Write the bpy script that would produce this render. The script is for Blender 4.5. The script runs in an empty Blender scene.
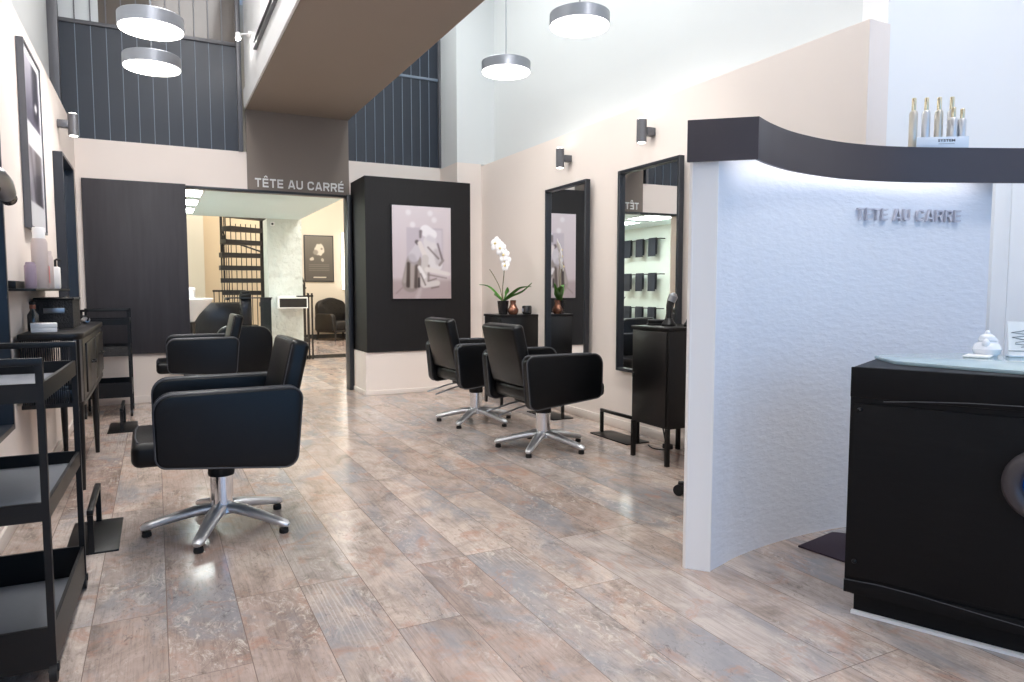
import bpy, bmesh, math, random
from mathutils import Vector, Matrix
random.seed(4)
PI = math.pi
SC = bpy.context.scene
COL = SC.collection

# ------------------------------------------------------------------ materials
def new_mat(name):
    m = bpy.data.materials.new(name); m.use_nodes = True
    nt = m.node_tree; b = nt.nodes.get('Principled BSDF')
    return m, nt, b
def lin(c):
    return tuple(((v/255)/12.92 if v/255 <= .04045 else (((v/255)+.055)/1.055)**2.4) for v in c)
def mat(name, rgb, rough=.5, metal=0., bump=0., bscale=60., var=0., spec=.5, stretch=(1,1,1), coat=0., bd=.01):
    m, nt, b = new_mat(name)
    c = lin(rgb)
    b.inputs['Roughness'].default_value = rough
    b.inputs['Metallic'].default_value = metal
    b.inputs['Specular IOR Level'].default_value = spec
    b.inputs['Coat Weight'].default_value = coat
    tc = nt.nodes.new('ShaderNodeTexCoord'); mp = nt.nodes.new('ShaderNodeMapping')
    mp.inputs['Scale'].default_value = stretch
    nt.links.new(tc.outputs['Object'], mp.inputs['Vector'])
    n = nt.nodes.new('ShaderNodeTexNoise'); n.inputs['Scale'].default_value = bscale; n.inputs['Detail'].default_value = 5
    nt.links.new(mp.outputs['Vector'], n.inputs['Vector'])
    r = nt.nodes.new('ShaderNodeMix'); r.data_type = 'RGBA'
    r.inputs[6].default_value = (*[v*(1-var) for v in c], 1); r.inputs[7].default_value = (*[min(1, v*(1+var)) for v in c], 1)
    nt.links.new(n.outputs['Fac'], r.inputs[0]); nt.links.new(r.outputs[2], b.inputs['Base Color'])
    if bump:
        bp = nt.nodes.new('ShaderNodeBump'); bp.inputs['Strength'].default_value = bump; bp.inputs['Distance'].default_value = bd
        nt.links.new(n.outputs['Fac'], bp.inputs['Height']); nt.links.new(bp.outputs['Normal'], b.inputs['Normal'])
    return m
def emit(name, rgb, s):
    m, nt, b = new_mat(name)
    b.inputs['Base Color'].default_value = (*lin(rgb), 1)
    b.inputs['Emission Color'].default_value = (*lin(rgb), 1)
    b.inputs['Emission Strength'].default_value = s
    return m
def glass_mat(name, rgb, rough=.02):
    m, nt, b = new_mat(name)
    b.inputs['Base Color'].default_value = (*lin(rgb), 1)
    b.inputs['Transmission Weight'].default_value = 1; b.inputs['Roughness'].default_value = rough
    b.inputs['IOR'].default_value = 1.45
    return m
def print_mat(name, rough=.35):
    m, nt, b = new_mat(name)
    a = nt.nodes.new('ShaderNodeVertexColor'); a.layer_name = 'ink'
    nt.links.new(a.outputs['Color'], b.inputs['Base Color']); b.inputs['Roughness'].default_value = rough
    return m
def floor_mat():
    m, nt, b = new_mat('reclaimed_wood_vinyl')
    N = nt.nodes.new; L = nt.links.new
    tc = N('ShaderNodeTexCoord'); sp = N('ShaderNodeSeparateXYZ'); L(tc.outputs['Object'], sp.inputs[0])
    cb = N('ShaderNodeCombineXYZ'); L(sp.outputs['Y'], cb.inputs['X']); L(sp.outputs['X'], cb.inputs['Y'])
    br = N('ShaderNodeTexBrick'); L(cb.outputs[0], br.inputs['Vector'])
    br.offset = .37; br.offset_frequency = 3
    for k, v in {'Scale': 1, 'Mortar Size': .0014, 'Mortar Smooth': .1, 'Bias': 0, 'Brick Width': 1.3, 'Row Height': .222}.items(): br.inputs[k].default_value = v
    br.inputs['Color1'].default_value = (0, 0, 0, 1); br.inputs['Color2'].default_value = (1, 1, 1, 1); br.inputs['Mortar'].default_value = (.5, .5, .5, 1)
    rnd = N('ShaderNodeRGBToBW'); L(br.outputs['Color'], rnd.inputs[0])
    # offset the pattern per plank
    ov = N('ShaderNodeCombineXYZ')
    mu = N('ShaderNodeMath'); mu.operation = 'MULTIPLY'; mu.inputs[1].default_value = 37.; L(rnd.outputs[0], mu.inputs[0])
    L(mu.outputs[0], ov.inputs['X']); L(mu.outputs[0], ov.inputs['Y'])
    ad = N('ShaderNodeVectorMath'); ad.operation = 'ADD'; L(tc.outputs['Object'], ad.inputs[0]); L(ov.outputs[0], ad.inputs[1])
    def noise(sx, sy, scale, det=6, dist=0., rough=.6):
        mp = N('ShaderNodeMapping'); mp.inputs['Scale'].default_value = (sx, sy, 1); L(ad.outputs[0], mp.inputs['Vector'])
        n = N('ShaderNodeTexNoise'); n.inputs['Scale'].default_value = scale; n.inputs['Detail'].default_value = det
        n.inputs['Distortion'].default_value = dist; n.inputs['Roughness'].default_value = rough
        L(mp.outputs[0], n.inputs['Vector']); return n.outputs['Fac']
    def ramp(fac, stops):
        r = N('ShaderNodeValToRGB'); e = r.color_ramp.elements
        e[0].position, e[0].color = stops[0][0], (*stops[0][1], 1); e[1].position, e[1].color = stops[-1][0], (*stops[-1][1], 1)
        for p, c in stops[1:-1]:
            k = e.new(p); k.color = (*c, 1)
        L(fac, r.inputs[0]); return r.outputs[0]
    def mix(f, a, bb, mode='MIX'):
        x = N('ShaderNodeMix'); x.data_type = 'RGBA'; x.blend_type = mode
        if isinstance(f, float): x.inputs[0].default_value = f
        else: L(f, x.inputs[0])
        for s, v in ((6, a), (7, bb)):
            if isinstance(v, tuple): x.inputs[s].default_value = (*v, 1)
            else: L(v, x.inputs[s])
        return x.outputs[2]
    W = lambda *c: lin(c)
    base = ramp(rnd.outputs[0], [(0, W(168, 148, 139)), (.25, W(192, 172, 160)), (.5, W(204, 186, 174)), (.75, W(180, 165, 157)), (1, W(200, 187, 179))])
    tone = ramp(noise(2.6, 1.5, 2.1, 9, .9, .68), [(.32, (.52,)*3), (.46, (.86,)*3), (.56, (1.03,)*3), (.72, (1.2,)*3)])
    c = mix(1., base, tone, 'MULTIPLY')
    grain = ramp(noise(34, 1.6, 3.0, 8, .5, .7), [(.32, (.62,)*3), (.52, (1,)*3)])
    c = mix(.75, c, grain, 'MULTIPLY')
    blue = ramp(noise(1.5, .7, 1.9, 6, .5, .65), [(.50, (0,)*3), (.63, (.75,)*3)])
    c = mix(blue, c, W(146, 147, 152))
    rust = ramp(noise(2.6, 2.0, 2.6, 9, 1.0, .72), [(.53, (0,)*3), (.66, (.6,)*3)])
    c = mix(rust, c, W(182, 138, 118))
    # wavy cathedral grain in pale lime
    wv = N('ShaderNodeTexWave'); wm = N('ShaderNodeMapping'); wm.inputs['Scale'].default_value = (9, .5, 1); L(ad.outputs[0], wm.inputs['Vector']); L(wm.outputs[0], wv.inputs['Vector'])
    wv.inputs['Scale'].default_value = 2.2; wv.inputs['Distortion'].default_value = 9.; wv.inputs['Detail'].default_value = 3; wv.inputs['Detail Scale'].default_value = 1.4
    wl = ramp(wv.outputs['Fac'], [(.62, (0,)*3), (.95, (1,)*3)])
    wmask = ramp(noise(1.3, .6, 1.6, 4, .2), [(.57, (0,)*3), (.70, (.3,)*3)])
    c = mix(mix(1., wl, wmask, 'MULTIPLY'), c, W(226, 217, 208))
    pale = ramp(noise(5, 2.6, 4.5, 11, 1.2, .8), [(.51, (0,)*3), (.62, (.75,)*3)])
    pmask = ramp(noise(1.6, .9, 1.3, 4, .2), [(.45, (0,)*3), (.6, (1,)*3)])
    c = mix(mix(1., pale, pmask, 'MULTIPLY'), c, W(222, 210, 198))
    dark = ramp(noise(8, 4., 5., 11, 1.2, .82), [(.53, (0,)*3), (.64, (.62,)*3)])
    dmask = ramp(noise(1.6, 1.1, 1.7, 6, .4), [(.46, (0,)*3), (.56, (1,)*3)])
    c = mix(mix(1., dark, dmask, 'MULTIPLY'), c, W(82, 70, 68))
    c = mix(br.outputs['Fac'], c, W(128, 112, 104))
    L(c, b.inputs['Base Color'])
    rr = N('ShaderNodeMapRange'); L(noise(2, 1, 5), rr.inputs[0]); rr.inputs[3].default_value = .13; rr.inputs[4].default_value = .24
    L(rr.outputs[0], b.inputs['Roughness'])
    bp = N('ShaderNodeBump'); bp.inputs['Strength'].default_value = .05; bp.inputs['Distance'].default_value = .004
    L(noise(14, 1.2, 4, 8), bp.inputs['Height']); L(bp.outputs[0], b.inputs['Normal'])
    return m

M = {}
M['floor'] = floor_mat()
M['cream'] = mat('cream_paint', (236, 225, 217), .75, var=.015, bscale=3)
M['cream_return'] = M['cream']
M['white'] = mat('white_paint', (240, 240, 240), .7, var=.01, bscale=3)
M['upper_white'] = mat('upper_wall_paint', (219, 222, 222), .7, var=.01, bscale=3)
M['stucco'] = mat('white_stucco', (226, 229, 236), .8, bump=.34, bscale=22, var=.02, stretch=(1, 1, 2.4))
M['rough_plaster'] = mat('rough_plaster', (214, 219, 214), .85, bump=1., bscale=6, var=.05, bd=.06)
M['mint'] = mat('pale_green_paint', (216, 226, 219), .7)
M['mint_white'] = mat('mint_white_paint', (226, 244, 246), .7)
M['tan'] = mat('warm_sand_paint', (206, 189, 162), .8, var=.03, bscale=2)
M['ivory'] = mat('ivory_paint', (222, 214, 199), .8)
M['soffit'] = mat('soffit_taupe_paint', (152, 140, 129), .75, var=.02, bscale=3)
M['taupe'] = mat('taupe_paint', (126, 116, 108), .75, var=.02, bscale=3)
M['navy_board'] = mat('navy_boards', (36, 44, 56), .4, var=.12, bscale=4)
M['batten'] = mat('pale_joint', (120, 132, 146), .5)
M['bronze_glass'] = mat('bronze_glass', (92, 84, 78), .12, var=.1, bscale=2)
M['pale_glass'] = mat('pale_window_pane', (205, 210, 212), .15)  # greyish white reflection put into the colour
M['grey_metal'] = mat('grey_powder_coat', (96, 96, 100), .4, .3)
M['panel_wood'] = mat('dark_stained_wood', (52, 50, 55), .58, var=.4, bscale=5, bump=.06, stretch=(6, 6, .5))
M['box_wood'] = mat('black_stained_wood', (20, 18, 19), .55, spec=.35, var=.35, bscale=6, bump=.06, stretch=(6, 6, .5))
M['black_metal'] = mat('black_powder_coat', (11, 12, 14), .4, .0, spec=.35, var=.1)
M['brown_black'] = mat('brown_black_coat', (13, 11, 11), .34, .0, spec=.4, var=.1)
M['leather'] = mat('black_leather', (5, 6, 8), .34, spec=.3, bump=.08, bscale=220, var=.12)
M['piping'] = mat('leather_piping', (62, 64, 70), .35)
M['chrome'] = mat('polished_chrome', (232, 234, 238), .12, 1.)
M['satin_aluminium'] = mat('satin_aluminium', (226, 228, 232), .36, .85)
M['rubber'] = mat('black_rubber', (18, 18, 19), .7)
M['steel'] = mat('brushed_steel', (150, 154, 160), .32, 1.)
M['mirror'] = mat('mirror_silver', (238, 240, 240), .0, 1.)
M['frame_dark'] = mat('mirror_frame_black', (30, 34, 42), .35)
M['header'] = mat('dark_brown_lacquer', (64, 56, 59), .38, var=.06, bscale=3)
M['letter_white'] = mat('white_letter', (238, 238, 236), .5)
M['letter_grey'] = mat('pale_grey_letter', (196, 196, 206), .5)
M['desk'] = mat('black_desk_vinyl', (5, 6, 9), .5, spec=.22, bump=.25, bscale=5, var=.1, stretch=(1, 1, 3))
M['desk_top'] = mat('grey_black_top', (66, 68, 74), .3)
M['green_glass'] = mat('pale_green_glass_edge', (176, 198, 204), .06, spec=.8)
M['ring_grey'] = mat('satin_dark_grey', (62, 58, 62), .4)
M['blue_glass'] = mat('deep_blue_gloss', (16, 84, 176), .12, spec=.8)
M['ceramic'] = mat('white_ceramic', (236, 236, 240), .25)
M['paper'] = mat('white_card', (240, 238, 236), .6)
M['ink'] = mat('grey_ink', (90, 90, 96), .6)
M['mat_plum'] = mat('plum_mat', (50, 37, 50), .85, bump=.2, bscale=150)
M['acrylic'] = mat('frosted_acrylic', (216, 224, 234), .15)
M['gold'] = mat('champagne_gold', (226, 214, 184), .22, 1.)
M['silver'] = mat('silver_bottle', (206, 207, 210), .3, .8)
M['amber'] = mat('champagne_bottle', (204, 198, 186), .3, .7)
M['lilac'] = mat('dusty_lilac_plastic', (150, 132, 146), .4)
M['blush'] = mat('blush_grey_plastic', (196, 182, 178), .45)
M['coral'] = mat('coral_print', (224, 140, 134), .5)
M['green'] = mat('orchid_leaf', (72, 128, 44), .4, var=.2, bscale=20)
M['stem'] = mat('orchid_stem', (110, 100, 70), .6)
M['petal'] = mat('orchid_petal', (250, 248, 250), .6)
M['yolk'] = mat('orchid_centre', (226, 206, 150), .6)
M['copper'] = mat('copper_glaze', (122, 82, 66), .18, .7)
M['pot_black'] = mat('black_glazed_pot', (34, 33, 34), .25)
M['lamp_metal'] = mat('silver_lamp_rim', (150, 153, 160), .35, .9)
M['diffuser'] = emit('lamp_diffuser', (255, 250, 244), 5.)
M['bulb'] = emit('spot_bulb', (255, 252, 248), 90.)
M['led'] = emit('led_strip', (250, 250, 255), 8.)
M['panel_light'] = emit('ceiling_panel_light', (246, 255, 252), 18.)
M['neon'] = emit('tube_light', (255, 250, 240), 4.)
M['cloth_navy'] = mat('black_towel_cloth', (34, 37, 46), .9, bump=.5, bscale=90)
M['basket'] = mat('black_woven', (30, 29, 31), .6, bump=1., bscale=110, var=.4)
M['tray_liner'] = mat('grey_rubber_liner', (120, 124, 132), .6, var=.05)
M['velvet'] = mat('dark_brown_velvet', (17, 13, 12), .55, var=.3, bscale=10)
M['slat'] = mat('steel_slat', (128, 128, 132), .35, .8)
M['stair'] = mat('dark_steel_stair', (46, 43, 42), .5, .3)
M['smoke_glass'] = mat('smoked_glass', (38, 42, 42), .1, spec=.8)
M['print'] = print_mat('photo_print', .3)
M['baseboard'] = mat('baseboard_paint', (230, 220, 212), .6)
M['red_tip'] = mat('rust_tip', (150, 92, 70), .5)

# ------------------------------------------------------------------ mesh builder
class MB:
    def __init__(s): s.bm = bmesh.new(); s.mi = 0
    def _tag(s, faces):
        for f in faces: f.material_index = s.mi
    def box(s, x0, x1, y0, y1, z0, z1, bev=0., seg=2, mtx=None):
        r = bmesh.ops.create_cube(s.bm, size=1.)
        v = r['verts']
        for p in v:
            p.co = Vector(((x0+x1)/2 + p.co.x*(x1-x0), (y0+y1)/2 + p.co.y*(y1-y0), (z0+z1)/2 + p.co.z*(z1-z0)))
        fs = {f for p in v for f in p.link_faces}
        if bev:
            es = list({e for p in v for e in p.link_edges})
            q = bmesh.ops.bevel(s.bm, geom=es, offset=bev, segments=seg, affect='EDGES', profile=.5)
            fs = {f for f in s.bm.faces if f.is_valid and (f in fs or f in set(q['faces']))}
            v = list({p for f in fs for p in f.verts})
        s._tag(fs)
        if mtx is not None: bmesh.ops.transform(s.bm, matrix=mtx, verts=v)
        return s
    def prism(s, pts, z0, z1, axis='z', bev=0., seg=2, mtx=None):
        """polygon pts (2-D) extruded; axis names the extrusion axis: z:(x,y) y:(x,z) x:(y,z)"""
        def P(a, b, c):
            return Vector((a, b, c)) if axis == 'z' else (Vector((a, c, b)) if axis == 'y' else Vector((c, a, b)))
        lo = [s.bm.verts.new(P(a, b, z0)) for a, b in pts]; hi = [s.bm.verts.new(P(a, b, z1)) for a, b in pts]
        n = len(pts); fs = [s.bm.faces.new(lo[::-1]), s.bm.faces.new(hi)]
        for i in range(n): fs.append(s.bm.faces.new((lo[i], lo[(i+1) % n], hi[(i+1) % n], hi[i])))
        bmesh.ops.recalc_face_normals(s.bm, faces=fs)
        if bev:
            es = list({e for f in fs[:2] for e in f.edges})
            keep = set(fs)
            q = bmesh.ops.bevel(s.bm, geom=es, offset=bev, segments=seg, affect='EDGES', profile=.5)
            fs = [f for f in s.bm.faces if f in keep or f in set(q['faces'])]
        s._tag(fs)
        if mtx is not None:
            bmesh.ops.transform(s.bm, matrix=mtx, verts=list({p for f in fs for p in f.verts}))
        return s
    def tube(s, path, radii, n=12, flat=1., caps=True):
        path = [Vector(p) for p in path]
        if not isinstance(radii, (list, tuple)): radii = [radii]*len(path)
        rings = []; up0 = None
        for i, p in enumerate(path):
            d = (path[min(i+1, len(path)-1)] - path[max(i-1, 0)]).normalized()
            if up0 is None: up0 = Vector((0, 0, 1)) if abs(d.z) < .9 else Vector((1, 0, 0))
            a = d.cross(up0).normalized(); b = a.cross(d).normalized(); up0 = b
            rings.append([s.bm.verts.new(p + (a*math.cos(t) + b*math.sin(t)*flat)*radii[i]) for t in [2*PI*k/n for k in range(n)]])
        fs = []
        for r0, r1 in zip(rings, rings[1:]):
            for k in range(n): fs.append(s.bm.faces.new((r0[k], r0[(k+1) % n], r1[(k+1) % n], r1[k])))
        if caps: fs += [s.bm.faces.new(rings[0][::-1]), s.bm.faces.new(rings[-1])]
        bmesh.ops.recalc_face_normals(s.bm, faces=fs)
        s._tag(fs); return s
    def bar(s, a, b, w, h=None):
        """square-section bar between two points"""
        a, b = Vector(a), Vector(b); h = h or w; d = (b-a).normalized()
        up = Vector((0, 0, 1)) if abs(d.z) < .9 else Vector((0, 1, 0))
        x = d.cross(up).normalized(); y = x.cross(d).normalized()
        r = [[s.bm.verts.new(p + x*(i*w/2) + y*(j*h/2)) for i, j in ((-1, -1), (1, -1), (1, 1), (-1, 1))] for p in (a, b)]
        fs = [s.bm.faces.new(r[0][::-1]), s.bm.faces.new(r[1])]
        for k in range(4): fs.append(s.bm.faces.new((r[0][k], r[0][(k+1) % 4], r[1][(k+1) % 4], r[1][k])))
        bmesh.ops.recalc_face_normals(s.bm, faces=fs); s._tag(fs); return s
    def lathe(s, prof, c=(0, 0, 0), n=28, mtx=None):
        c = Vector(c); rings = []; fs = []
        for r, z in prof:
            if r < 1e-5: rings.append([s.bm.verts.new(c + Vector((0, 0, z)))])
            else: rings.append([s.bm.verts.new(c + Vector((r*math.cos(2*PI*k/n), r*math.sin(2*PI*k/n), z))) for k in range(n)])
        for a, b in zip(rings, rings[1:]):
            for k in range(n):
                k2 = (k+1) % n
                if len(a) == 1 and len(b) == 1: continue
                if len(a) == 1: fs.append(s.bm.faces.new((a[0], b[k2], b[k])))
                elif len(b) == 1: fs.append(s.bm.faces.new((a[k], a[k2], b[0])))
                else: fs.append(s.bm.faces.new((a[k], a[k2], b[k2], b[k])))
        bmesh.ops.recalc_face_normals(s.bm, faces=fs)
        s._tag(fs)
        if mtx is not None: bmesh.ops.transform(s.bm, matrix=mtx, verts=list({p for f in fs for p in f.verts}))
        return s
    def ball(s, c, r, sc=(1, 1, 1), sub=2, mtx=None):
        q = bmesh.ops.create_icosphere(s.bm, subdivisions=sub, radius=r)
        m = Matrix.Translation(c) @ (mtx if mtx is not None else Matrix.Identity(4)) @ Matrix.Diagonal((*sc, 1))
        bmesh.ops.transform(s.bm, matrix=m, verts=q['verts'])
        s._tag({f for p in q['verts'] for f in p.link_faces}); return s
    def ribbon(s, front, back, z0, z1):
        """wall-like slab between two plan curves"""
        n = len(front); V = s.bm.verts.new
        f0 = [V((x, y, z0)) for x, y in front]; f1 = [V((x, y, z1)) for x, y in front]
        b0 = [V((x, y, z0)) for x, y in back]; b1 = [V((x, y, z1)) for x, y in back]; F = s.bm.faces.new; fs = []
        for i in range(n-1):
            fs += [F((f0[i], f0[i+1], f1[i+1], f1[i])), F((b0[i], b1[i], b1[i+1], b0[i+1])),
                   F((f1[i], f1[i+1], b1[i+1], b1[i])), F((f0[i], b0[i], b0[i+1], f0[i+1]))]
        fs += [F((f0[0], f1[0], b1[0], b0[0])), F((f0[-1], b0[-1], b1[-1], f1[-1]))]
        bmesh.ops.recalc_face_normals(s.bm, faces=fs); s._tag(fs); return s
    def m(s, i): s.mi = i; return s
    def build(s, name, mats, parent=None, smooth=True, loc=None):
        me = bpy.data.meshes.new(name); s.bm.to_mesh(me); s.bm.free()
        for q in (mats if isinstance(mats, (list, tuple)) else [mats]): me.materials.append(M[q])
        if smooth:
            for p in me.polygons: p.use_smooth = True
            me.set_sharp_from_angle(angle=math.radians(38))
        o = bpy.data.objects.new(name, me); COL.objects.link(o)
        if parent is not None: o.parent = parent
        if loc: o.location = loc
        return o

def thing(name, label, cat, loc=(0, 0, 0), rz=0., group=None):
    o = bpy.data.objects.new(name, None); COL.objects.link(o)
    o.empty_display_size = .1
    o.location = loc; o.rotation_euler = (0, 0, rz); o['label'] = label; o['category'] = cat
    if group: o['group'] = group
    return o
def tag(o, label, cat, group=None):
    o['label'] = label; o['category'] = cat
    if group: o['group'] = group
    return o
def struct(o): o['kind'] = 'structure'; return o
def copy_tree(o, parent=None):
    c = o.copy(); COL.objects.link(c)
    if parent is not None: c.parent = parent
    for ch in [q for q in bpy.data.objects if q.parent == o]: copy_tree(ch, c)
    return c
def catmull(p, n=8):
    out = []
    for i in range(len(p)-1):
        a, b, c, d = [Vector(p[max(0, min(len(p)-1, i+k))]) for k in (-1, 0, 1, 2)]
        for k in range(n):
            t = k/n
            out.append(tuple(.5*((2*b) + (c-a)*t + (2*a-5*b+4*c-d)*t*t + (3*b-3*c+d-a)*t**3)))
    out.append(tuple(p[-1])); return out
def rpoly(pts, n=5):
    """polygon with a corner radius per vertex: (x, y, r)"""
    out = []; N = len(pts)
    for i, (x, y, r) in enumerate(pts):
        p = Vector((x, y)); a = Vector(pts[i-1][:2]) - p; b = Vector(pts[(i+1) % N][:2]) - p
        if r <= 0: out.append((x, y)); continue
        a.normalize(); b.normalize(); ang = a.angle(b); t = r/math.tan(ang/2)
        c = p + (a+b).normalized()*(r/math.sin(ang/2)); s0 = p + a*t - c; s1 = p + b*t - c
        a0 = math.atan2(s0.y, s0.x); da = (math.atan2(s1.y, s1.x)-a0+PI) % (2*PI) - PI
        for k in range(n+1):
            th = a0 + da*k/n; out.append((c.x + r*math.cos(th), c.y + r*math.sin(th)))
    return out
def text_mesh(body, size, depth, bold=0., sx=1., spacing=1.):
    cu = bpy.data.curves.new('lettering', 'FONT'); cu.body = body; cu.size = size; cu.extrude = depth; cu.offset = bold
    cu.space_character = spacing; cu.resolution_u = 3
    o = bpy.data.objects.new('lettering', cu); COL.objects.link(o)
    bpy.context.view_layer.update()
    me = bpy.data.meshes.new_from_object(o.evaluated_get(bpy.context.evaluated_depsgraph_get()))
    bpy.data.objects.remove(o); bpy.data.curves.remove(cu)
    for v in me.vertices: v.co.x *= sx
    x0 = min(v.co.x for v in me.vertices)
    for v in me.vertices: v.co.x -= x0
    me.materials.clear()
    return me
def me_obj(name, me, m, parent=None):
    me.materials.append(M[m]); o = bpy.data.objects.new(name, me); COL.objects.link(o)
    if parent is not None: o.parent = parent
    return o
def photo(name, w, h, fn, nx, ny, parent):
    """flat printed sheet in the XZ plane (facing -Y), its ink given by fn(u, v)"""
    bm = bmesh.new()
    vs = [[bm.verts.new((w*i/nx, 0, h*j/ny)) for i in range(nx+1)] for j in range(ny+1)]
    for j in range(ny):
        for i in range(nx): bm.faces.new((vs[j][i], vs[j][i+1], vs[j+1][i+1], vs[j+1][i]))
    me = bpy.data.meshes.new(name); bm.to_mesh(me); bm.free()
    ca = me.color_attributes.new('ink', 'FLOAT_COLOR', 'POINT')
    for k, v in enumerate(me.vertices):
        ca.data[k].color = (*lin(fn(v.co.x/w, v.co.z/h)), 1)
    return me_obj(name, me, 'print', parent)
def mixc(a, b, t): return tuple(p + (q-p)*t for p, q in zip(a, b))
def sstep(e0, e1, x):
    t = max(0., min(1., (x-e0)/(e1-e0))); return t*t*(3-2*t)
def caps_d(u, v, a, b, r0, r1, asp):
    p = Vector((u, v*asp)); A = Vector((a[0], a[1]*asp)); B = Vector((b[0], b[1]*asp))
    t = max(0., min(1., (p-A).dot(B-A)/max(1e-9, (B-A).length_squared)))
    return (p - (A+(B-A)*t)).length - (r0+(r1-r0)*t)

# ------------------------------------------------------------------ camera
F = 697.; H = 1.1
pit = math.atan(51/F); yaw = math.atan(357*math.cos(pit)/F)
cd = bpy.data.cameras.new('camera'); cam = bpy.data.objects.new('camera', cd); COL.objects.link(cam)
cd.sensor_width = 36; cd.lens = F/1024*36; cd.clip_start = .05; cd.clip_end = 100
cam.location = (0, 0, H); cam.rotation_euler = (PI/2 - pit, 0, -yaw)
SC.camera = cam

# ------------------------------------------------------------------ room shell
XL, XR, YB, ZC = -.62, 3.27, 7.65, 4.6
XU = 3.43                               # upper right wall, behind the cream lining
YN = 2.43                               # wall behind the reception partition
YF = -2.6                               # shop front
struct(MB().box(-1., 5.3, YF-.2, 11.43, -.1, 0).build('floor', 'floor'))
struct(MB().box(-1., 5.3, 11.43, 15.6, -.1, .05).build('floor_rear', 'floor'))
struct(MB().box(-1., 5.3, YF-.2, YB, ZC, ZC+.1).build('ceiling', 'white'))
struct(MB().box(-.9, XL, YF, YB, 0, 2.6).build('wall_left', 'cream'))
struct(MB().box(-1., -.78, YF, YB, 2.6, ZC).build('wall_left_upper', 'upper_white'))
# right: cream lining with a return, white wall above and behind it
struct(MB().box(XR, XU, 2.415, YB, 0, 2.47).build('wall_right', 'cream'))
struct(MB().box(XU, XU+.15, YN+.15, YB, 0, ZC).build('wall_right_upper', 'upper_white'))
struct(MB().box(XU, 5.3, YN, YN+.15, 0, ZC).build('wall_niche', 'white'))
struct(MB().box(5.2, 5.3, YF, YN, 0, ZC).build('wall_niche_side', 'white'))
struct(MB().box(4.38, 4.545, YN-.05, YN, 0, 1.85, .006).box(4.59, 5.1, YN-.03, YN, 0, 1.85, .004).build('trim_1', 'white'))
# pier in the far right corner: cream below, white above
p = struct(MB().box(2.98, XR, 7.15, YB, 0, 2.49).build('wall_pier', 'cream'))
struct(MB().box(2.98, XU, 7.15, YB, 2.49, ZC).build('wall_pier_upper', 'upper_white'))
# back wall: wainscot, bands, lintel
OX0, OX1, OZ = .30, 1.875, 2.125        # opening to the room beyond
struct(MB().box(XL-.2, OX0, YB, YB+.15, 0, 2.5).box(OX0, OX1+.03, YB, YB+.15, OZ, 2.5)
       .box(OX1+.03, 2.98, YB, YB+.15, 0, 2.5).build('wall_back', 'cream', smooth=False))
struct(MB().prism([(1.925, YB), (1.925, 7.105), (2.98, 7.105), (3.10, 7.105), (3.10, 7.148), (2.98, 7.148), (2.98, YB)], 0, .45).build('wall_plinth', 'cream', smooth=False))
struct(MB().box(1.915, 3.105, 7.093, 7.105, 0, .05, .003).box(1.913, 1.925, 7.093, YB, 0, .05, .003).build('baseboard_plinth', 'baseboard'))
struct(MB().box(XL, OX0, YB-.014, YB, 0, .07, .003).build('baseboard_back', 'baseboard'))
struct(MB().box(XL, XL+.014, YF, YB-.014, 0, .07, .003).build('baseboard_left', 'baseboard'))
struct(MB().box(XR-.014, XR, 2.40, 7.15, 0, .07, .003).build('baseboard_right', 'baseboard'))
# upper back wall: navy boards, rail, window band
def boards(x0, x1, z0, z1, name, n):
    b = MB(); b.box(x0, x1, YB+.01, YB+.1, z0, z1); w = (x1-x0)/n
    b.mi = 1
    for k in range(1, n): b.box(x0+k*w-.003, x0+k*w+.003, YB+.002, YB+.012, z0, z1)
    return struct(b.build(name, ['navy_board', 'batten'], smooth=False))
boards(-.70, .80, 2.5, 3.53, 'wall_back_boards', 12)
boards(1.90, 2.955, 2.5, 3.47, 'wall_back_boards_right', 10)
boards(1.90, 2.955, 3.50, ZC, 'wall_back_boards_top', 10)
struct(MB().box(-.70, .80, YB-.01, YB+.08, 3.53, 3.565, .004).build('trim_2', 'grey_metal'))
struct(MB().box(1.90, 2.955, YB-.01, YB+.08, 3.47, 3.50, .004).build('trim_3', 'batten'))
struct(MB().box(-.80, -.70, YB-.06, YB+.06, 2.6, ZC, .006).build('trim_4', 'grey_metal'))
struct(MB().box(.80, .845, YB-.03, YB+.08, 2.5, ZC, .006).build('trim_5', 'grey_metal'))
struct(MB().box(2.955, 2.985, YB-.03, YB+.08, 2.5, ZC, .004).build('trim_6', 'grey_metal'))
w = struct(MB().box(-.70, .80, YB+.03, YB+.09, 3.565, ZC).build('window_1', 'bronze_glass'))
b = MB(); b.box(-.70, -.385, YB+.024, YB+.03, 3.57, ZC)  # painted reflection strip over the bronze glass
b.build('pane', 'pale_glass', w)
b = MB()
for k in range(1, 12):
    if k != 12: b.box(-.70+k*.125-.005, -.70+k*.125+.005, YB+.01, YB+.03, 3.565, ZC)
b.build('mullion', 'grey_metal', w)
# ceiling beam with taupe soffit and sign face
BX0, BX1, BZ = .875, 1.915, 2.925
struct(MB().m(3).box(BX0+.004, BX1, YF, YB-.004, BZ, BZ+.012).m(0).box(BX0, BX1, YB-.012, YB+.02, OZ, BZ+.012).m(1)
       .box(BX0, BX1, YF, YB-.002, BZ+.012, ZC).box(BX0-.016, BX0, YF, YB-.002, BZ-.002, BZ+.19).m(2)
       .build('wall_beam', ['taupe', 'white', 'cream', 'soffit'], smooth=False))
struct(MB().box(BX0-.03, BX0, YF, 6.7, BZ+.30, BZ+.318).m(0).box(BX0-.03, BX0, YF, 6.7, BZ+.36, BZ+.372).build('trim_7', ['grey_metal']))
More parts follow.
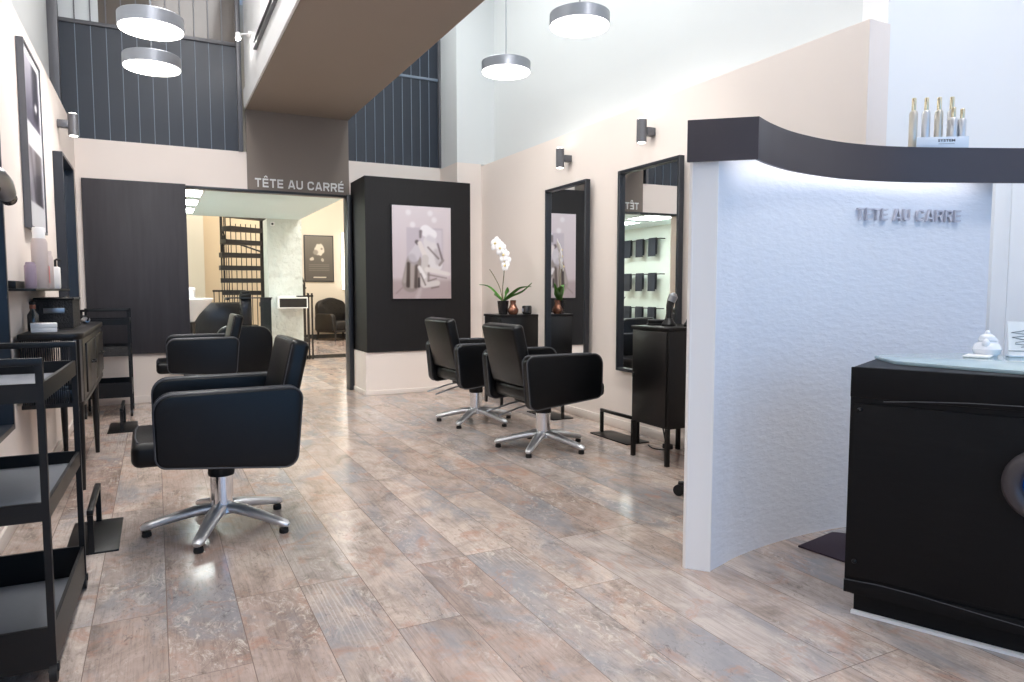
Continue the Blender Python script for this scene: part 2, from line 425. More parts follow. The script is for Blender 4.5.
# door post at the opening
struct(MB().box(1.875, 1.925, YB-.07, YB+.10, 0, OZ, .004).build('trim_8', 'frame_dark'))
struct(MB().box(OX0, 1.875, YB-.02, YB+.10, OZ-.025, OZ, .003).build('trim_9', 'frame_dark'))

# shop front behind the camera with its big window (daylight comes in here)
struct(MB().box(-1., 5.3, YF-.2, YF, 3.9, ZC).box(-1., -.5, YF-.2, YF, 0, 3.9).box(4.7, 5.3, YF-.2, YF, 0, 3.9)
       .box(-.5, 4.7, YF-.2, YF, 0, .25).build('wall_front', 'white', smooth=False))
struct(MB().box(-.5, 4.7, YF-.12, YF-.08, .25, .31).box(-.5, 4.7, YF-.12, YF-.08, 3.84, 3.9).box(1.2, 1.26, YF-.12, YF-.08, .31, 3.84)
       .box(2.95, 3.01, YF-.12, YF-.08, .31, 3.84).build('window_2', 'grey_metal', smooth=False))

# ------------------------------------------------------------------ room beyond the opening
SZ = 2.15
struct(MB().box(-.9, 1.96, YB+.15, 10.88, SZ, SZ+.1).build('ceiling_rear', 'mint_white'))
struct(MB().box(-1., 4.4, YB+.15, 15.6, 4.0, 4.1).build('ceiling_far', 'white'))
struct(MB().box(1.9, 1.96, YB+.15, 10.88, SZ+.1, 4.0).box(-.8, 1.96, 10.82, 10.88, SZ+.1, 4.0).build('wall_soffit', 'ivory', smooth=False))
struct(MB().box(-.9, -.62, YB+.15, 15.6, 0, 4.0).build('wall_rear_left', 'mint'))
struct(MB().box(4.2, 4.35, YB+.15, 15.6, 0, 4.0).build('wall_rear_right', 'ivory'))
struct(MB().box(2.1, 4.4, 15.4, 15.6, 0, 4.0).build('wall_far', 'ivory'))
struct(MB().box(-.8, 2.1, 13.6, 13.75, 0, 4.0).box(2.0, 2.1, 13.6, 15.6, 0, 4.0).build('wall_stair', 'tan', smooth=False))
struct(MB().box(1.9, 4.4, YB+.15, YB+.2, 0, 4.0).box(-.8, 1.96, YB+.15, YB+.2, SZ+.1, 4.).build('wall_rear_front', 'ivory', smooth=False))
struct(MB().box(-.7, .775, 13.2, 13.6, 0, 4.0).build('wall_stair_return', 'ivory'))
struct(MB().box(-.6, 4.2, 11.40, 11.44, 0, .055).build('trim_10', 'smoke_glass'))
struct(MB().box(2.1, 4.2, 15.385, 15.4, .05, .14).build('baseboard_far', 'frame_dark'))
struct(MB().box(1.50, 1.99, 10.85, 11.3, 0, SZ).build('wall_pillar', 'rough_plaster'))
# ceiling panel lights over the rear room
for k, (y0, dep) in enumerate(((8.05, .55), (8.95, .55), (9.85, .55))):
    t = thing('ceiling_light', ['square ceiling light panel nearest the opening', 'middle square ceiling light panel in the row of three', 'square ceiling light panel deepest in the rear room'][k],
              'ceiling light', (0, 0, 0), 0, 'square ceiling panels in the rear room')
    MB().box(.00, .50, y0, y0+dep, SZ-.012, SZ-.001, .002).build('frame', 'white', t)
    MB().box(.02, .48, y0+.02, y0+dep-.02, SZ-.016, SZ-.008).build('diffuser', 'panel_light', t)

# ------------------------------------------------------------------ partition and its fascia
HZ0, HZ1 = 1.58, 1.734
fr = catmull([(1.905, 2.017), (2.0, 2.047), (2.119, 2.083), (2.32, 2.118), (2.538, 2.135), (2.76, 2.128), (3.0, 2.085), (3.25, 2.01), (3.50, 1.917)])
def offset_curve(c, d):
    out = []
    for i, p in enumerate(c):
        a, b = Vector(c[max(0, i-1)]), Vector(c[min(len(c)-1, i+1)])
        t = (b-a).normalized(); out.append((p[0]-t.y*d, p[1]+t.x*d))
    return out
bk = offset_curve(fr, .105); bk[0] = (1.845, 2.092)
pa = struct(MB().ribbon(fr, bk, 0, HZ0+.044).build('wall_partition', 'stucco'))
# pale smooth end pilaster of the partition
e0, e1 = Vector((1.845, 2.092)), Vector((1.905, 2.017)); ed = (e1-e0).normalized(); en = Vector((ed.y, -ed.x))
q = [e0, e1, e1+en*.012, e0+en*.012]
struct(MB().prism([tuple(v) for v in q], 0, HZ0+.044).build('trim_11', 'white'))
q = [e0-ed*.012+en*.003, e0+en*.016, e0+ed*.006+en*.016, e0+ed*.006, e0-en*.02+ed*.0, e0-ed*.012-en*.02]
struct(MB().prism([tuple(v) for v in q], 0, HZ0+.044).build('trim_12', 'white', smooth=False))
hf = catmull([(x*.96, y*.96) for x, y in [(2.072, 1.986), (2.213, 2.05), (2.424, 2.118), (2.70, 2.155), (2.93, 2.14), (3.134, 2.085), (3.384, 1.976), (3.638, 1.859), (3.9, 1.735), (4.2, 1.59)]])
hb = offset_curve(hf, .25); hb[0] = (1.797, 2.072)
for k in range(1, 9): hb[k] = tuple(Vector(hb[0]).lerp(Vector(hb[9]), k/9))
t = thing('partition_canopy', 'dark brown curved fascia capping the white partition beside the reception desk', 'fascia', (0, 0, 0))
MB().ribbon(hf, offset_curve(hf, .012), HZ0, HZ1).build('fascia_board', 'header', t)
hf2 = offset_curve(hf, .012)
MB().ribbon(hf2, hb, HZ0+.045, HZ1-.005).build('top_board', 'header', t)
MB().prism([hf[0], (hf[0][0]+.011, hf[0][1]+.006), (hb[0][0]+.011, hb[0][1]+.006), hb[0]], HZ0, HZ1).build('end_board', 'header', t)
l0 = offset_curve(hf, .022)[2:-20]; l1 = offset_curve(hf, .036)[2:-20]
MB().ribbon(l0, l1, HZ0+.032, HZ0+.044).build('led_strip', 'led', t)
# raised letters: wide squarish capitals
def arc(cx, cy, r, a0, a1, n=5): return [(cx+r*math.cos(math.radians(a0+(a1-a0)*k/n)), cy+r*math.sin(math.radians(a0+(a1-a0)*k/n))) for k in range(n+1)]
GL = {'T': (.86, [[(0, .91), (.86, .91)], [(.43, .86), (.43, 0)]]),
      'E': (.80, [[(.09, 0), (.09, 1)], [(.1, .91), (.8, .91)], [(.1, .5), (.76, .5)], [(.1, .09), (.8, .09)]]),
      'A': (1.0, [[(.08, 0), (.46, 1.0)], [(.54, 1.0), (.92, 0)], [(.22, .27), (.78, .27)]]),
      'U': (.92, [[(.09, 1), (.09, .33)] + arc(.33, .33, .24, 180, 270) + arc(.59, .33, .24, 270, 360) + [(.83, 1)]]),
      'C': (.92, [[(.84, .68)] + arc(.60, .67, .24, 10, 90) + arc(.33, .67, .24, 90, 180) + arc(.33, .33, .24, 180, 270) + arc(.60, .33, .24, 270, 350) + [(.84, .32)]]),
      'R': (.92, [[(.09, 0), (.09, 1)], [(.1, .91), (.62, .91)] + arc(.62, .695, .215, 90, -90, 8) + [(.1, .48)], [(.50, .47), (.82, 0)]])}
GL['Ê'] = (GL['E'][0], GL['E'][1] + [[(.22, 1.14), (.45, 1.30), (.68, 1.14)]])
GL['É'] = (GL['E'][0], GL['E'][1] + [[(.36, 1.13), (.58, 1.29)]])
def lettering(body, gap, word, place, m, parent, wt=.17, d=.014):
    """place(u, v, w) maps text coordinates (cap height 1) and relief w to the world"""
    x = 0.; out = []
    for ch in body:
        if ch == ' ': x += word; continue
        wd_, st = GL[ch]; b = MB()
        for k, pl0 in enumerate(st):
            pl = [p for i, p in enumerate(pl0) if i == 0 or math.dist(p, pl0[i-1]) > 1e-4]
            w2 = wt*(.72 if max(p[1] for p in pl) > 1.1 else 1.)/2; n = len(pl); L = []; R_ = []
            for i, p in enumerate(pl):
                a = Vector(pl[max(0, i-1)]); c = Vector(pl[min(n-1, i+1)]); q = Vector(p); tn = (c-a).normalized(); nr = Vector((-tn.y, tn.x)); s_ = 1.
                if 0 < i < n-1:
                    s_ = 1/max(.5, math.cos((q-a).angle(c-q)/2))
                L.append(q+nr*w2*s_); R_.append(q-nr*w2*s_)
            dk = d + .0002*k
            f0 = [(b.bm.verts.new(place(x+l.x, l.y, 0)), b.bm.verts.new(place(x+r.x, r.y, 0)), b.bm.verts.new(place(x+l.x, l.y, dk)), b.bm.verts.new(place(x+r.x, r.y, dk))) for l, r in zip(L, R_)]
            fs = []
            for A_, B_ in zip(f0, f0[1:]):
                for i0, i1 in ((0, 2), (2, 3), (3, 1), (1, 0)): fs.append(b.bm.faces.new((A_[i0], A_[i1], B_[i1], B_[i0])))
            for q in (f0[0], f0[-1]): fs.append(b.bm.faces.new((q[0], q[1], q[3], q[2])))
            bmesh.ops.recalc_face_normals(b.bm, faces=fs)
        b.build('letter', m, parent, smooth=False)
        x += wd_ + gap
def text_width(body, gap, word): return sum(word if c == ' ' else GL[c][0]+gap for c in body) - gap
def curve_at(c, s):
    for a, b in zip(c, c[1:]):
        L = math.dist(a, b)
        if s <= L: return Vector(a).lerp(Vector(b), s/L), (Vector(b)-Vector(a)).normalized()
        s -= L
    return Vector(c[-1]), (Vector(c[-1])-Vector(c[-2])).normalized()
s_start = 0.
for a, b in zip(fr, fr[1:]):
    if b[0] > 2.845: break
    s_start += math.dist(a, b)
W0 = text_width('TETE AU CARRE', .26, .6); LETW = .545
def place(u_, v_, w_):
    pt, d = curve_at(fr, s_start + u_/W0*LETW)
    nrm = Vector((d.y, -d.x)); qv = pt + nrm*(.004 + w_)
    return Vector((qv.x, qv.y, 1.415 + v_*.054))
t = thing('sign_lettering', 'small raised pale grey lettering on the curved white partition', 'sign')
lettering('TETE AU CARRE', .26, .6, place, 'letter_grey', t, .125, .016)
t = thing('sign_lettering', 'white capital lettering on the taupe face above the rear opening', 'sign')
W1 = text_width('TÊTE AU CARRÉ', .2, .5)
lettering('TÊTE AU CARRÉ', .2, .5, lambda u_, v_, w_: Vector((.947 + u_/W1*.905, YB-.0125-w_, 2.155 + v_*.088)), 'letter_white', t, .18, .012)

# ------------------------------------------------------------------ dark panels at the back
tag(MB().box(-.575, OX0, YB-.035, YB, .485, 2.135, .003).build('wall_panel', 'panel_wood'), 'flat dark wooden panel on the back wall left of the opening', 'wall panel')
b = MB(); b.prism([(1.935, YB-.001), (1.935, 7.085), (3.105, 7.085), (3.105, 7.14), (2.975, 7.14), (2.975, YB-.001)], .452, 2.262)
tag(b.build('feature_box', 'box_wood', smooth=False), 'black stained wooden box on a cream plinth in the far corner', 'wall panel')
# framed figure photograph on the black box
def art(u, v):
    asp = 1.5; c = mixc((198, 184, 188), (216, 206, 211), v)
    c = mixc((174, 157, 158), c, sstep(.17, .24, v))
    c = mixc(c, (190, 180, 190), .8*(sstep(.22, .25, u)-sstep(.84, .88, u))*sstep(.30, .36, v)*(1-sstep(.76, .78, v)))
    c = mixc(c, (210, 202, 210), .8*(sstep(.46, .50, u)-sstep(.82, .86, u))*sstep(.30, .36, v)*(1-sstep(.74, .76, v)))
    for cx, cy in ((.27, .93), (.64, .93), (.71, .86), (.34, .80)):
        c = mixc((230, 224, 228), c, sstep(.02, .07, math.hypot(u-cx, (v-cy)*asp)))
    def blob(col, a, bb, r0, r1, soft=.016, k=1.):
        nonlocal c
        c = mixc(mixc(c, col, k), c, sstep(-soft, soft, caps_d(u, v, a, bb, r0, r1, asp)))
    blob((150, 138, 134), (.30, .17), (.36, .40), .15, .13, .02)          # long draped skirt
    blob((168, 157, 152), (.20, .19), (.26, .36), .035, .03)
    blob((74, 62, 58), (.255, .14), (.265, .38), .032, .026)
    blob((172, 160, 155), (.32, .13), (.33, .36), .03, .03)
    blob((92, 80, 75), (.385, .13), (.40, .36), .028, .022)
    blob((64, 54, 51), (.44, .13), (.44, .22), .02, .016)
    blob((206, 200, 206), (.36, .46), (.44, .56), .095, .07)              # raised knee
    blob((178, 170, 178), (.32, .44), (.36, .40), .07, .06, .03, .6)
    blob((222, 216, 218), (.72, .38), (.62, .62), .13, .10)               # shoulder and back
    blob((196, 188, 192), (.78, .40), (.74, .52), .05, .04, .03)
    blob((238, 234, 238), (.56, .74), (.67, .70), .095, .085)             # head cloth
    blob((214, 208, 214), (.62, .66), (.70, .64), .05, .04, .03)
    blob((128, 118, 122), (.475, .73), (.47, .67), .026, .02)             # face in shade
    blob((104, 94, 96), (.41, .615), (.425, .60), .034, .028)
    blob((226, 218, 216), (.46, .60), (.55, .46), .04, .04)               # arm
    blob((132, 120, 122), (.60, .56), (.78, .44), .012, .016)
    blob((124, 112, 116), (.77, .60), (.85, .42), .014, .02)
    blob((150, 138, 138), (.86, .42), (.80, .37), .02, .02)
    blob((206, 198, 196), (.52, .16), (.55, .44), .055, .06)              # shin
    blob((150, 138, 135), (.605, .20), (.61, .36), .018, .016)
    blob((222, 214, 212), (.58, .32), (.96, .27), .042, .032)             # forearm
    blob((138, 126, 124), (.60, .262), (.92, .225), .012, .008)
    blob((210, 202, 200), (.54, .15), (.76, .17), .05, .045)              # feet
    blob((128, 116, 114), (.60, .19), (.74, .22), .009, .009)
    blob((120, 108, 106), (.66, .115), (.78, .13), .010, .010)
    blob((232, 226, 226), (.45, .34), (.53, .24), .03, .035)
    blob((112, 100, 98), (.47, .27), (.55, .15), .010, .010)
    blob((150, 134, 134), (.06, .06), (.16, .12), .010, .008)
    blob((196, 184, 186), (.42, .02), (.46, .10), .04, .03, .03, .7)
    return c
t = thing('framed_picture', 'pale photograph of a draped seated figure mounted on the black box', 'picture', (2.205, 7.085, 1.005))
MB().box(0, .66, -.03, -.001, 0, .978, .002).build('backing', 'frame_dark', t)
photo('print', .652, .97, art, 84, 120, t).location = (.004, -.0315, .004)

# ------------------------------------------------------------------ wall mirrors
def mirror(label, x, y0, y1, side, tw=0):
    """side +1: on the left wall facing +X; -1: on the right wall"""
    t = thing('wall_mirror', label, 'mirror', (x, (y0+y1)/2, .47 if side < 0 else .50), 0, 'tall black framed wall mirrors')
    hw = (y1-y0)/2; z1 = 1.545 if side < 0 else 1.59; D = (.045 if side < 0 else .062)*side
    a, bb = sorted((0.001*side, D))
    b = MB(); tk = .024
    if side < 0: t.location.x -= .018; t.rotation_euler.z = math.radians(-tw)
    b.box(a, bb, -hw, -hw+tk, 0, z1, .002, 1).box(a, bb, hw-tk, hw, 0, z1, .002, 1)
    b.box(a, bb, -hw+tk, hw-tk, 0, tk, .002, 1).box(a, bb, -hw+tk, hw-tk, z1-tk, z1, .002, 1)
    b.build('frame', 'frame_dark', t)
    a, bb = sorted((0.002*side, .016*side))
    MB().box(a, bb, -hw+tk, hw-tk, tk, z1-tk).build('mirror_glass', 'mirror', t)
mirror('tall framed mirror on the right wall behind the black cabinet with clippers', XR, 3.76, 4.50, -1, 1.5)
mirror('tall framed mirror on the right wall beside the orchid', XR, 4.91, 5.64, -1, 2.2)
mirror('tall framed mirror at the near end of the left wall, mostly cut off', XL, 2.85, 3.64, 1)
mirror('tall framed mirror on the left wall beyond the console table', XL, 5.98, 6.76, 1)

# ------------------------------------------------------------------ sconces
def sconce(label, x, y, z, side):
    t = thing('wall_sconce', label, 'wall lamp', (x, y, z), 0, 'grey cylinder wall sconces')
    MB().lathe([(0, -.082), (.032, -.082), (.036, -.078), (.036, .078), (.032, .082), (0, .082)], (.105*side, 0, 0)).build('shade', 'grey_metal', t)
    a, bb = sorted((.002*side, .075*side)); MB().box(a, bb, -.03, .03, -.028, .028, .004).build('bracket', 'grey_metal', t)
    for s in (-1, 1): MB().lathe([(0, 0), (.027, 0), (.027, .003), (0, .003)], (.105*side, 0, .0825*s - (.003 if s < 0 else 0))).build('lens', 'bulb2', t)
    for s in (1, -1):
        ld = bpy.data.lights.new('sconce_beam', 'SPOT'); ld.energy = 1.8 if side < 0 else 1.6; ld.spot_size = 1.1; ld.spot_blend = .7; ld.color = (1, .97, .93); ld.shadow_soft_size = .03
        lo = bpy.data.objects.new('sconce_beam', ld); COL.objects.link(lo); lo.parent = t
        lo.location = (.105*side, 0, .10*s); lo.rotation_euler = (PI if s > 0 else 0, 0, 0)
M['bulb2'] = emit('sconce_lens', (255, 250, 244), 8.)
sconce('grey cylinder sconce above the mirror nearest the partition', XR, 4.14, 2.245, -1)
sconce('grey cylinder sconce above the mirror beside the orchid', XR, 5.28, 2.24, -1)
sconce('grey cylinder sconce on the left wall above the far mirror', XL, 6.37, 2.36, 1)

# ------------------------------------------------------------------ pendant lamps
def lamp_in(name, loc, energy, size, col, parent):
    ld = bpy.data.lights.new(name, 'AREA'); ld.shape = 'DISK'; ld.energy = energy; ld.size = size; ld.color = col
    o = bpy.data.objects.new(name, ld); COL.objects.link(o); o.location = loc; o.parent = parent
def pendant(label, x, y, z, D=.4):
    t = thing('pendant_lamp', label, 'pendant lamp', (x, y, z), 0, 'round flat pendant lamps'); R = D/2
    MB().lathe([(R-.02, .0), (R, .0), (R, .075), (R-.006, .081), (0, .085)], n=48).build('rim', 'lamp_metal', t)
    MB().lathe([(R-.004, .002), (R-.008, -.008), (R-.05, -.014), (0, -.016)], n=48).build('diffuser', 'diffuser', t)
    MB().lathe([(0, .082), (.018, .083), (.014, .11), (.006, .125), (0, .125)], n=16).build('socket', 'lamp_metal', t)
    MB().tube([(0, 0, .12), (0, 0, ZC-z-.03)], .005, 8).build('rod', 'lamp_metal', t)
    lamp_in('pendant_glow', (0, 0, -.03), 2 if x > 1 else 8, D*.9, (1, .97, .94), t)
    MB().lathe([(0, ZC-z-.03), (.05, ZC-z-.03), (.055, ZC-z), (0, ZC-z)], n=24).build('ceiling_rose', 'lamp_metal', t)
pendant('round flat pendant lamp lower right, hanging on a thin rod near the beam', 2.612, 5.22, 2.875)
pendant('round flat pendant lamp hanging nearest the cream right wall, top cut by frame', 2.58, 4.06, 2.855)
pendant('upper of two round flat pendant lamps before the navy boards', .032, 4.95, 2.70, .375)
pendant('lower of two round flat pendant lamps before the navy boards', .034, 5.62, 2.655, .375)
# spot lamps on the side of the beam
def spot(label, y, z):
    t = thing('spot_lamp', label, 'spot lamp', (BX0-.03, y, z), 0, 'bright spot lamps on the beam')
    MB().box(-.002, .03, -.05, .05, -.012, .012, .003).build('bracket', 'white', t)
    MB().tube([(0, 0, 0), (-.04, 0, -.005), (-.075, 0, -.02)], .008, 8).build('arm', 'white', t)
    MB().lathe([(0, .03), (.022, .028), (.028, -.02), (.022, -.02)], (-.085, 0, -.03), 20).build('lamp_head', 'white', t)
    MB().ball((-.085, 0, -.052), .021).build('bulb', 'bulb', t)
spot('bright white spot lamp at the beam side near the navy boards', 7.05, 3.47)
spot('bright white spot lamp high on the beam side at the top edge', 6.15, 3.55)

def added_fill_spot(label, y, target, energy):  # added out of view to brighten the lower right wall and far corner
    """spot lamp on the right flank of the beam, above the frame, aimed down into the room"""
    p = Vector((BX1+.10, y, 3.30))
    t = thing('spot_lamp', label, 'spot lamp', tuple(p), 0, 'bright spot lamps on the beam')
    MB().box(-.10, -.085, -.05, .05, -.02, .02, .003).tube([(-.09, 0, 0), (-.03, 0, .0)], .008, 8).build('bracket', 'white', t)
    d = (Vector(target)-p).normalized(); q = d.to_track_quat('-Z', 'Y'); m4 = q.to_matrix().to_4x4()
    MB().lathe([(0, .05), (.034, .048), (.038, -.04), (.034, -.04), (.03, .0), (0, .0)], n=24, mtx=m4).build('lamp_head', 'white', t)
    ld = bpy.data.lights.new('spot_beam', 'SPOT'); ld.energy = energy; ld.spot_size = 1.02; ld.spot_blend = .9; ld.shadow_soft_size = .12; ld.color = (1, .96, .92)
    lo = bpy.data.objects.new('spot_beam', ld); COL.objects.link(lo); lo.parent = t; lo.rotation_euler = q.to_euler(); lo.location = d*.06
added_fill_spot('spot lamp on the right flank of the beam nearer the shop front', 2.3, (3.1, 5.2, .2), 90)
added_fill_spot('spot lamp on the right flank of the beam nearer the rear', 3.6, (2.6, 7.1, .4), 90)

# ------------------------------------------------------------------ salon chairs (local +x is forward)
def make_chair():
    t = thing('styling_chair', '', 'chair', (0, 0, 0), 0, 'black styling chairs on chrome star bases')
    # star base
    MB().lathe([(0, .075), (.062, .075), (.066, .085), (.06, .105), (.045, .125), (0, .128)]).build('hub', 'satin_aluminium', t)
    for k in range(5):
        a = 2*PI*k/5; c, s = math.cos(a), math.sin(a)
        path = [(.03, .100), (.10, .094), (.20, .073), (.29, .051), (.325, .042), (.338, .037)]
        lg = MB().tube([(r*c, r*s, z) for r, z in path], [.037, .035, .030, .026, .024, .014], 14, .7).build('base_leg', 'satin_aluminium', t)
        MB().lathe([(0, 0), (.019, 0), (.021, .006), (.019, .022), (0, .024)], (.315*c, .315*s, 0), 14).build('foot_glide', 'rubber', lg)
    MB().lathe([(0, .11), (.050, .11), (.050, .285), (0, .285)]).build('column', 'chrome', t)
    MB().lathe([(0, .25), (.055, .25), (.058, .262), (.05, .34), (0, .34)]).build('collar', 'rubber', t)
    MB().box(-.16, .14, -.13, .13, .325, .352, .006).build('seat_plate', 'black_metal', t)
    # seat cushion
    st = MB().box(-.26, .358, -.245, .245, .366, .470, .034, 4).build('seat', 'leather', t)
    MB().tube([(.333, -.21, .470), (.342, -.1, .470), (.342, .1, .470), (.333, .21, .470)], .004, 6).build('piping', 'piping', st)
    # side panels
    pf = rpoly([(.268, .380, .045), (.274, .676, .075), (-.318, .678, .05), (-.285, .325, .055)], 7)
    for s in (-1, 1):
        y0, y1 = sorted((s*.25, s*.325))
        ar = MB().prism(pf, y0, y1, 'y', .012, 3).build('armrest', 'leather', t)
        pp = [(x, s*.325, z) for x, z in pf]; pp.append(pp[0])
        e = MB()
        for yy in (s*.318, s*.257): e.tube([(x*1.0, yy, z) for x, z in [(a[0], a[2]) for a in pp]], .0045, 6, 1., False)
        e.build('piping', 'piping', ar)
    # backrest, leaning back
    m4 = Matrix.Translation((-.245, 0, .49)) @ Matrix.Rotation(math.radians(-13), 4, 'Y')
    br = MB().box(-.04, .045, -.236, .236, -.02, .392, .026, 4, m4).build('backrest', 'leather', t)
    e = MB()
    for s in (-1, 1): e.tube([m4 @ Vector((.036, s*.226, z)) for z in (.0, .2, .37)], .004, 6)
    e.tube([m4 @ Vector((.036, y, .384)) for y in (-.2, 0, .2)], .004, 6)
    e.build('piping', 'piping', br)
    for s in (-1, 1):
        MB().tube([(-.08, s*.075, .338), (-.22, s*.08, .318), (-.40, s*.085, .272)], .006, 8).build('lever', 'steel', t)
    MB().tube([(.02, -.05, .33), (.03, -.12, .325), (.035, -.18, .315)], .006, 8).build('pump_lever', 'steel', t)
    return t
chair0 = make_chair()
def put_chair(o, x, y, rz, star, drop, label):
    o.location = (x, y, 0); o.rotation_euler = (0, 0, rz); o['label'] = label
    for ch in [q for q in bpy.data.objects if q.parent == o]:
        n = ch.name.split('.')[0]
        if n in ('hub', 'base_leg', 'column'): ch.rotation_euler = (0, 0, star - rz)
        else: ch.location.z = -drop
chairs = [chair0] + [copy_tree(chair0) for _ in range(3)]
R = math.radians
put_chair(chairs[0], .245, 3.435, R(180.5), R(248), 0., 'nearest black styling chair, facing the left wall, with chrome star base')
put_chair(chairs[1], .345, 7.0, R(180), R(200), 0., 'black styling chair facing the left wall in front of the flat dark panel')
put_chair(chairs[2], 2.385, 4.19, R(1.5), R(7), .0, 'black styling chair seen from behind, facing the mirror with the cabinet')
put_chair(chairs[3], 2.36, 5.28, R(2), R(4), .0, 'black styling chair seen from behind, facing the mirror beside the orchid')
for o in chairs[:2]:
    for ch in [q for q in bpy.data.objects if q.parent == o and q.name.startswith('lever')]: ch.scale.x = .62
t = thing('wash_chair', 'dark rounded low chair in the rear opening, half hidden behind a styling chair', 'chair', (.80, 8.05, 0), R(8))
MB().prism(rpoly([(-.29, .22, .05), (.27, .22, .05), (.27, .715, .14), (-.29, .735, .12)], 7), -.30, -.22, 'y', .02, 3).build('backrest', 'leather', t)
MB().box(-.27, .25, -.22, .30, .30, .42, .04, 4).build('seat', 'leather', t)
for x in (-.29, .20): MB().box(x, x+.07, -.22, .28, .28, .60, .03, 3).build('armrest', 'leather', t)
MB().lathe([(0, 0), (.22, 0), (.22, .015), (.05, .03), (.045, .30), (0, .30)], n=32).build('base', 'chrome', t)

# ------------------------------------------------------------------ footrests
def make_footrest():
    t = thing('footrest', '', 'footrest', (0, 0, 0), 0, 'black metal floor footrests')
    MB().box(-.1, .1, 0, .47, 0, .008, .002).build('base_plate', 'black_metal', t)
    for y in (.012, .458): MB().box(-.011, .011, y-.011, y+.011, .008, .165).build('post', 'black_metal', t)
    MB().box(-.012, .012, 0, .47, .165, .188, .004).build('foot_bar', 'black_metal', t)
    return t
f0 = make_footrest()
for k, (x, y, lb) in enumerate([(-.272, 3.318, 'black footrest on the floor beside the nearest chair at left'),
                                (-.262, 6.10, 'black footrest on the floor by the small far left trolley'),
                                (3.045, 3.975, 'black footrest beside the cabinet with clippers on the right'),
                                (3.06, 5.03, 'black footrest below the mirror beside the orchid')]):
    o = f0 if k == 0 else copy_tree(f0)
    o.location = (x, y, 0); o['label'] = lb

# ------------------------------------------------------------------ metal cabinets on the right
def make_cabinet():
    t = thing('metal_cabinet', '', 'cabinet', (0, 0, 0), 0, 'black metal cabinets on thin legs')
    MB().box(.006, .40, 0, .37, .235, .845, .002).build('body', 'brown_black', t)
    MB().box(-.006, .406, -.006, .376, .845, .868, .003).build('top_board', 'brown_black', t)
    d = MB().box(-.004, .006, .016, .354, .245, .838, .002).build('door', 'brown_black', t)
    MB().box(-.014, -.004, .332, .346, .53, .56, .002).build('handle', 'black_metal', d)
    for x in (.012, .394):
        for y in (.012, .358): MB().box(x-.012, x+.012, y-.012, y+.012, 0, .236).build('leg', 'brown_black', t)
    return t
c0 = make_cabinet(); c0.location = (2.795, 3.36, 0); c0['label'] = 'black metal cabinet holding hair clippers, just left of the white partition'
c1 = copy_tree(c0); c1.location = (2.872, 5.85, 0); c1['label'] = 'black metal cabinet holding the orchid, behind the two right chairs'
CZ = .868
# clippers in charging stands
def clipper(label, x, y, s, rz):
    t = thing('hair_clipper', label, 'hair clipper', (x, y, CZ), rz, 'hair clippers standing on the right cabinet')
    MB().lathe([(0, 0), (.045, 0), (.046, .012), (.03, .035), (.024, .05), (0, .05)], n=20).build('stand', 'black_metal', t)
    MB().tube([(0, 0, .03), (.002, 0, .09*s), (.006, 0, .14*s), (.014, 0, .18*s)], [.022, .019, .024, .026], 12).build('body', 'pot_black', t)
    MB().tube([(.013, 0, .175*s), (.028, 0, .215*s), (.036, 0, .235*s)], [.027, .03, .012], 12).build('clipper_head', 'steel', t)
clipper('taller black hair clipper standing in its charger on the cabinet', 2.955, 3.555, .9, R(-35))
clipper('shorter black hair clipper at the partition end of the cabinet', 3.02, 3.42, .8, R(-35))
tag(MB().box(-.075, .075, -.03, .03, 0, .012, .004).box(-.07, .07, -.026, .026, .012, .036, .008).build('flat_case', 'black_metal', loc=(2.99, 3.70, CZ)), 'low flat black case on the cabinet in front of the mirror', 'case').rotation_euler = (0, 0, R(-35))
t = thing('power_cable', 'thin dark power cable on the floor behind the cabinet legs', 'cable', (3.13, 3.83, 0))
MB().tube(catmull([(.0, .05, .30), (.01, .0, .16), (.0, -.05, .05), (-.03, -.10, .006), (-.09, -.04, .006), (-.06, .06, .006)], 5), .005, 8).build('cord', 'rubber', t)
MB().box(-.02, .03, -.10, -.04, .0, .035, .006).build('plug', 'rubber', t)

# orchid and pots
t = thing('potted_orchid', 'white flowering orchid with long green leaves in a dark pot', 'plant', (2.955, 5.97, CZ))
MB().lathe([(0, 0), (.042, 0), (.055, .125), (.058, .13), (.05, .13), (.048, .115), (0, .112)]).build('pot', 'pot_black', t)
MB().tube(catmull([(0, 0, .10), (.0, .01, .25), (.01, .0, .40), (.0, .0, .52), (-.02, .05, .63), (-.03, .10, .67)], 6), .0045, 8).build('stem', 'stem', t)
MB().tube(catmull([(0, 0, .10), (-.02, .03, .25), (-.05, .09, .36), (-.08, .13, .43)], 5), .004, 8).build('stem', 'stem', t)
def leaf(path, w, parent):
    b = MB(); pts = catmull(path, 6); n = len(pts); rows = []
    for i, pnt in enumerate(pts):
        pnt = Vector(pnt); d = (Vector(pts[min(n-1, i+1)])-Vector(pts[max(0, i-1)])).normalized()
        sd = d.cross(Vector((0, 0, 1))).normalized(); up = sd.cross(d); ww = w*math.sin(PI*(.06+.94*(i/(n-1)))**.8)+.001
        rows.append([b.bm.verts.new(pnt+sd*ww+up*ww*.35), b.bm.verts.new(pnt), b.bm.verts.new(pnt-sd*ww+up*ww*.35),
                     b.bm.verts.new(pnt-sd*ww*.9+up*(ww*.35-.003)), b.bm.verts.new(pnt-up*.004), b.bm.verts.new(pnt+sd*ww*.9+up*(ww*.35-.003))])
    for r0, r1 in zip(rows, rows[1:]):
        for k in range(6): b.bm.faces.new((r0[k], r0[(k+1) % 6], r1[(k+1) % 6], r1[k]))
    b.bm.faces.new(rows[0][::-1]); b.bm.faces.new(rows[-1])
    bmesh.ops.recalc_face_normals(b.bm, faces=list(b.bm.faces))
    return b.build('leaf', 'green', parent)
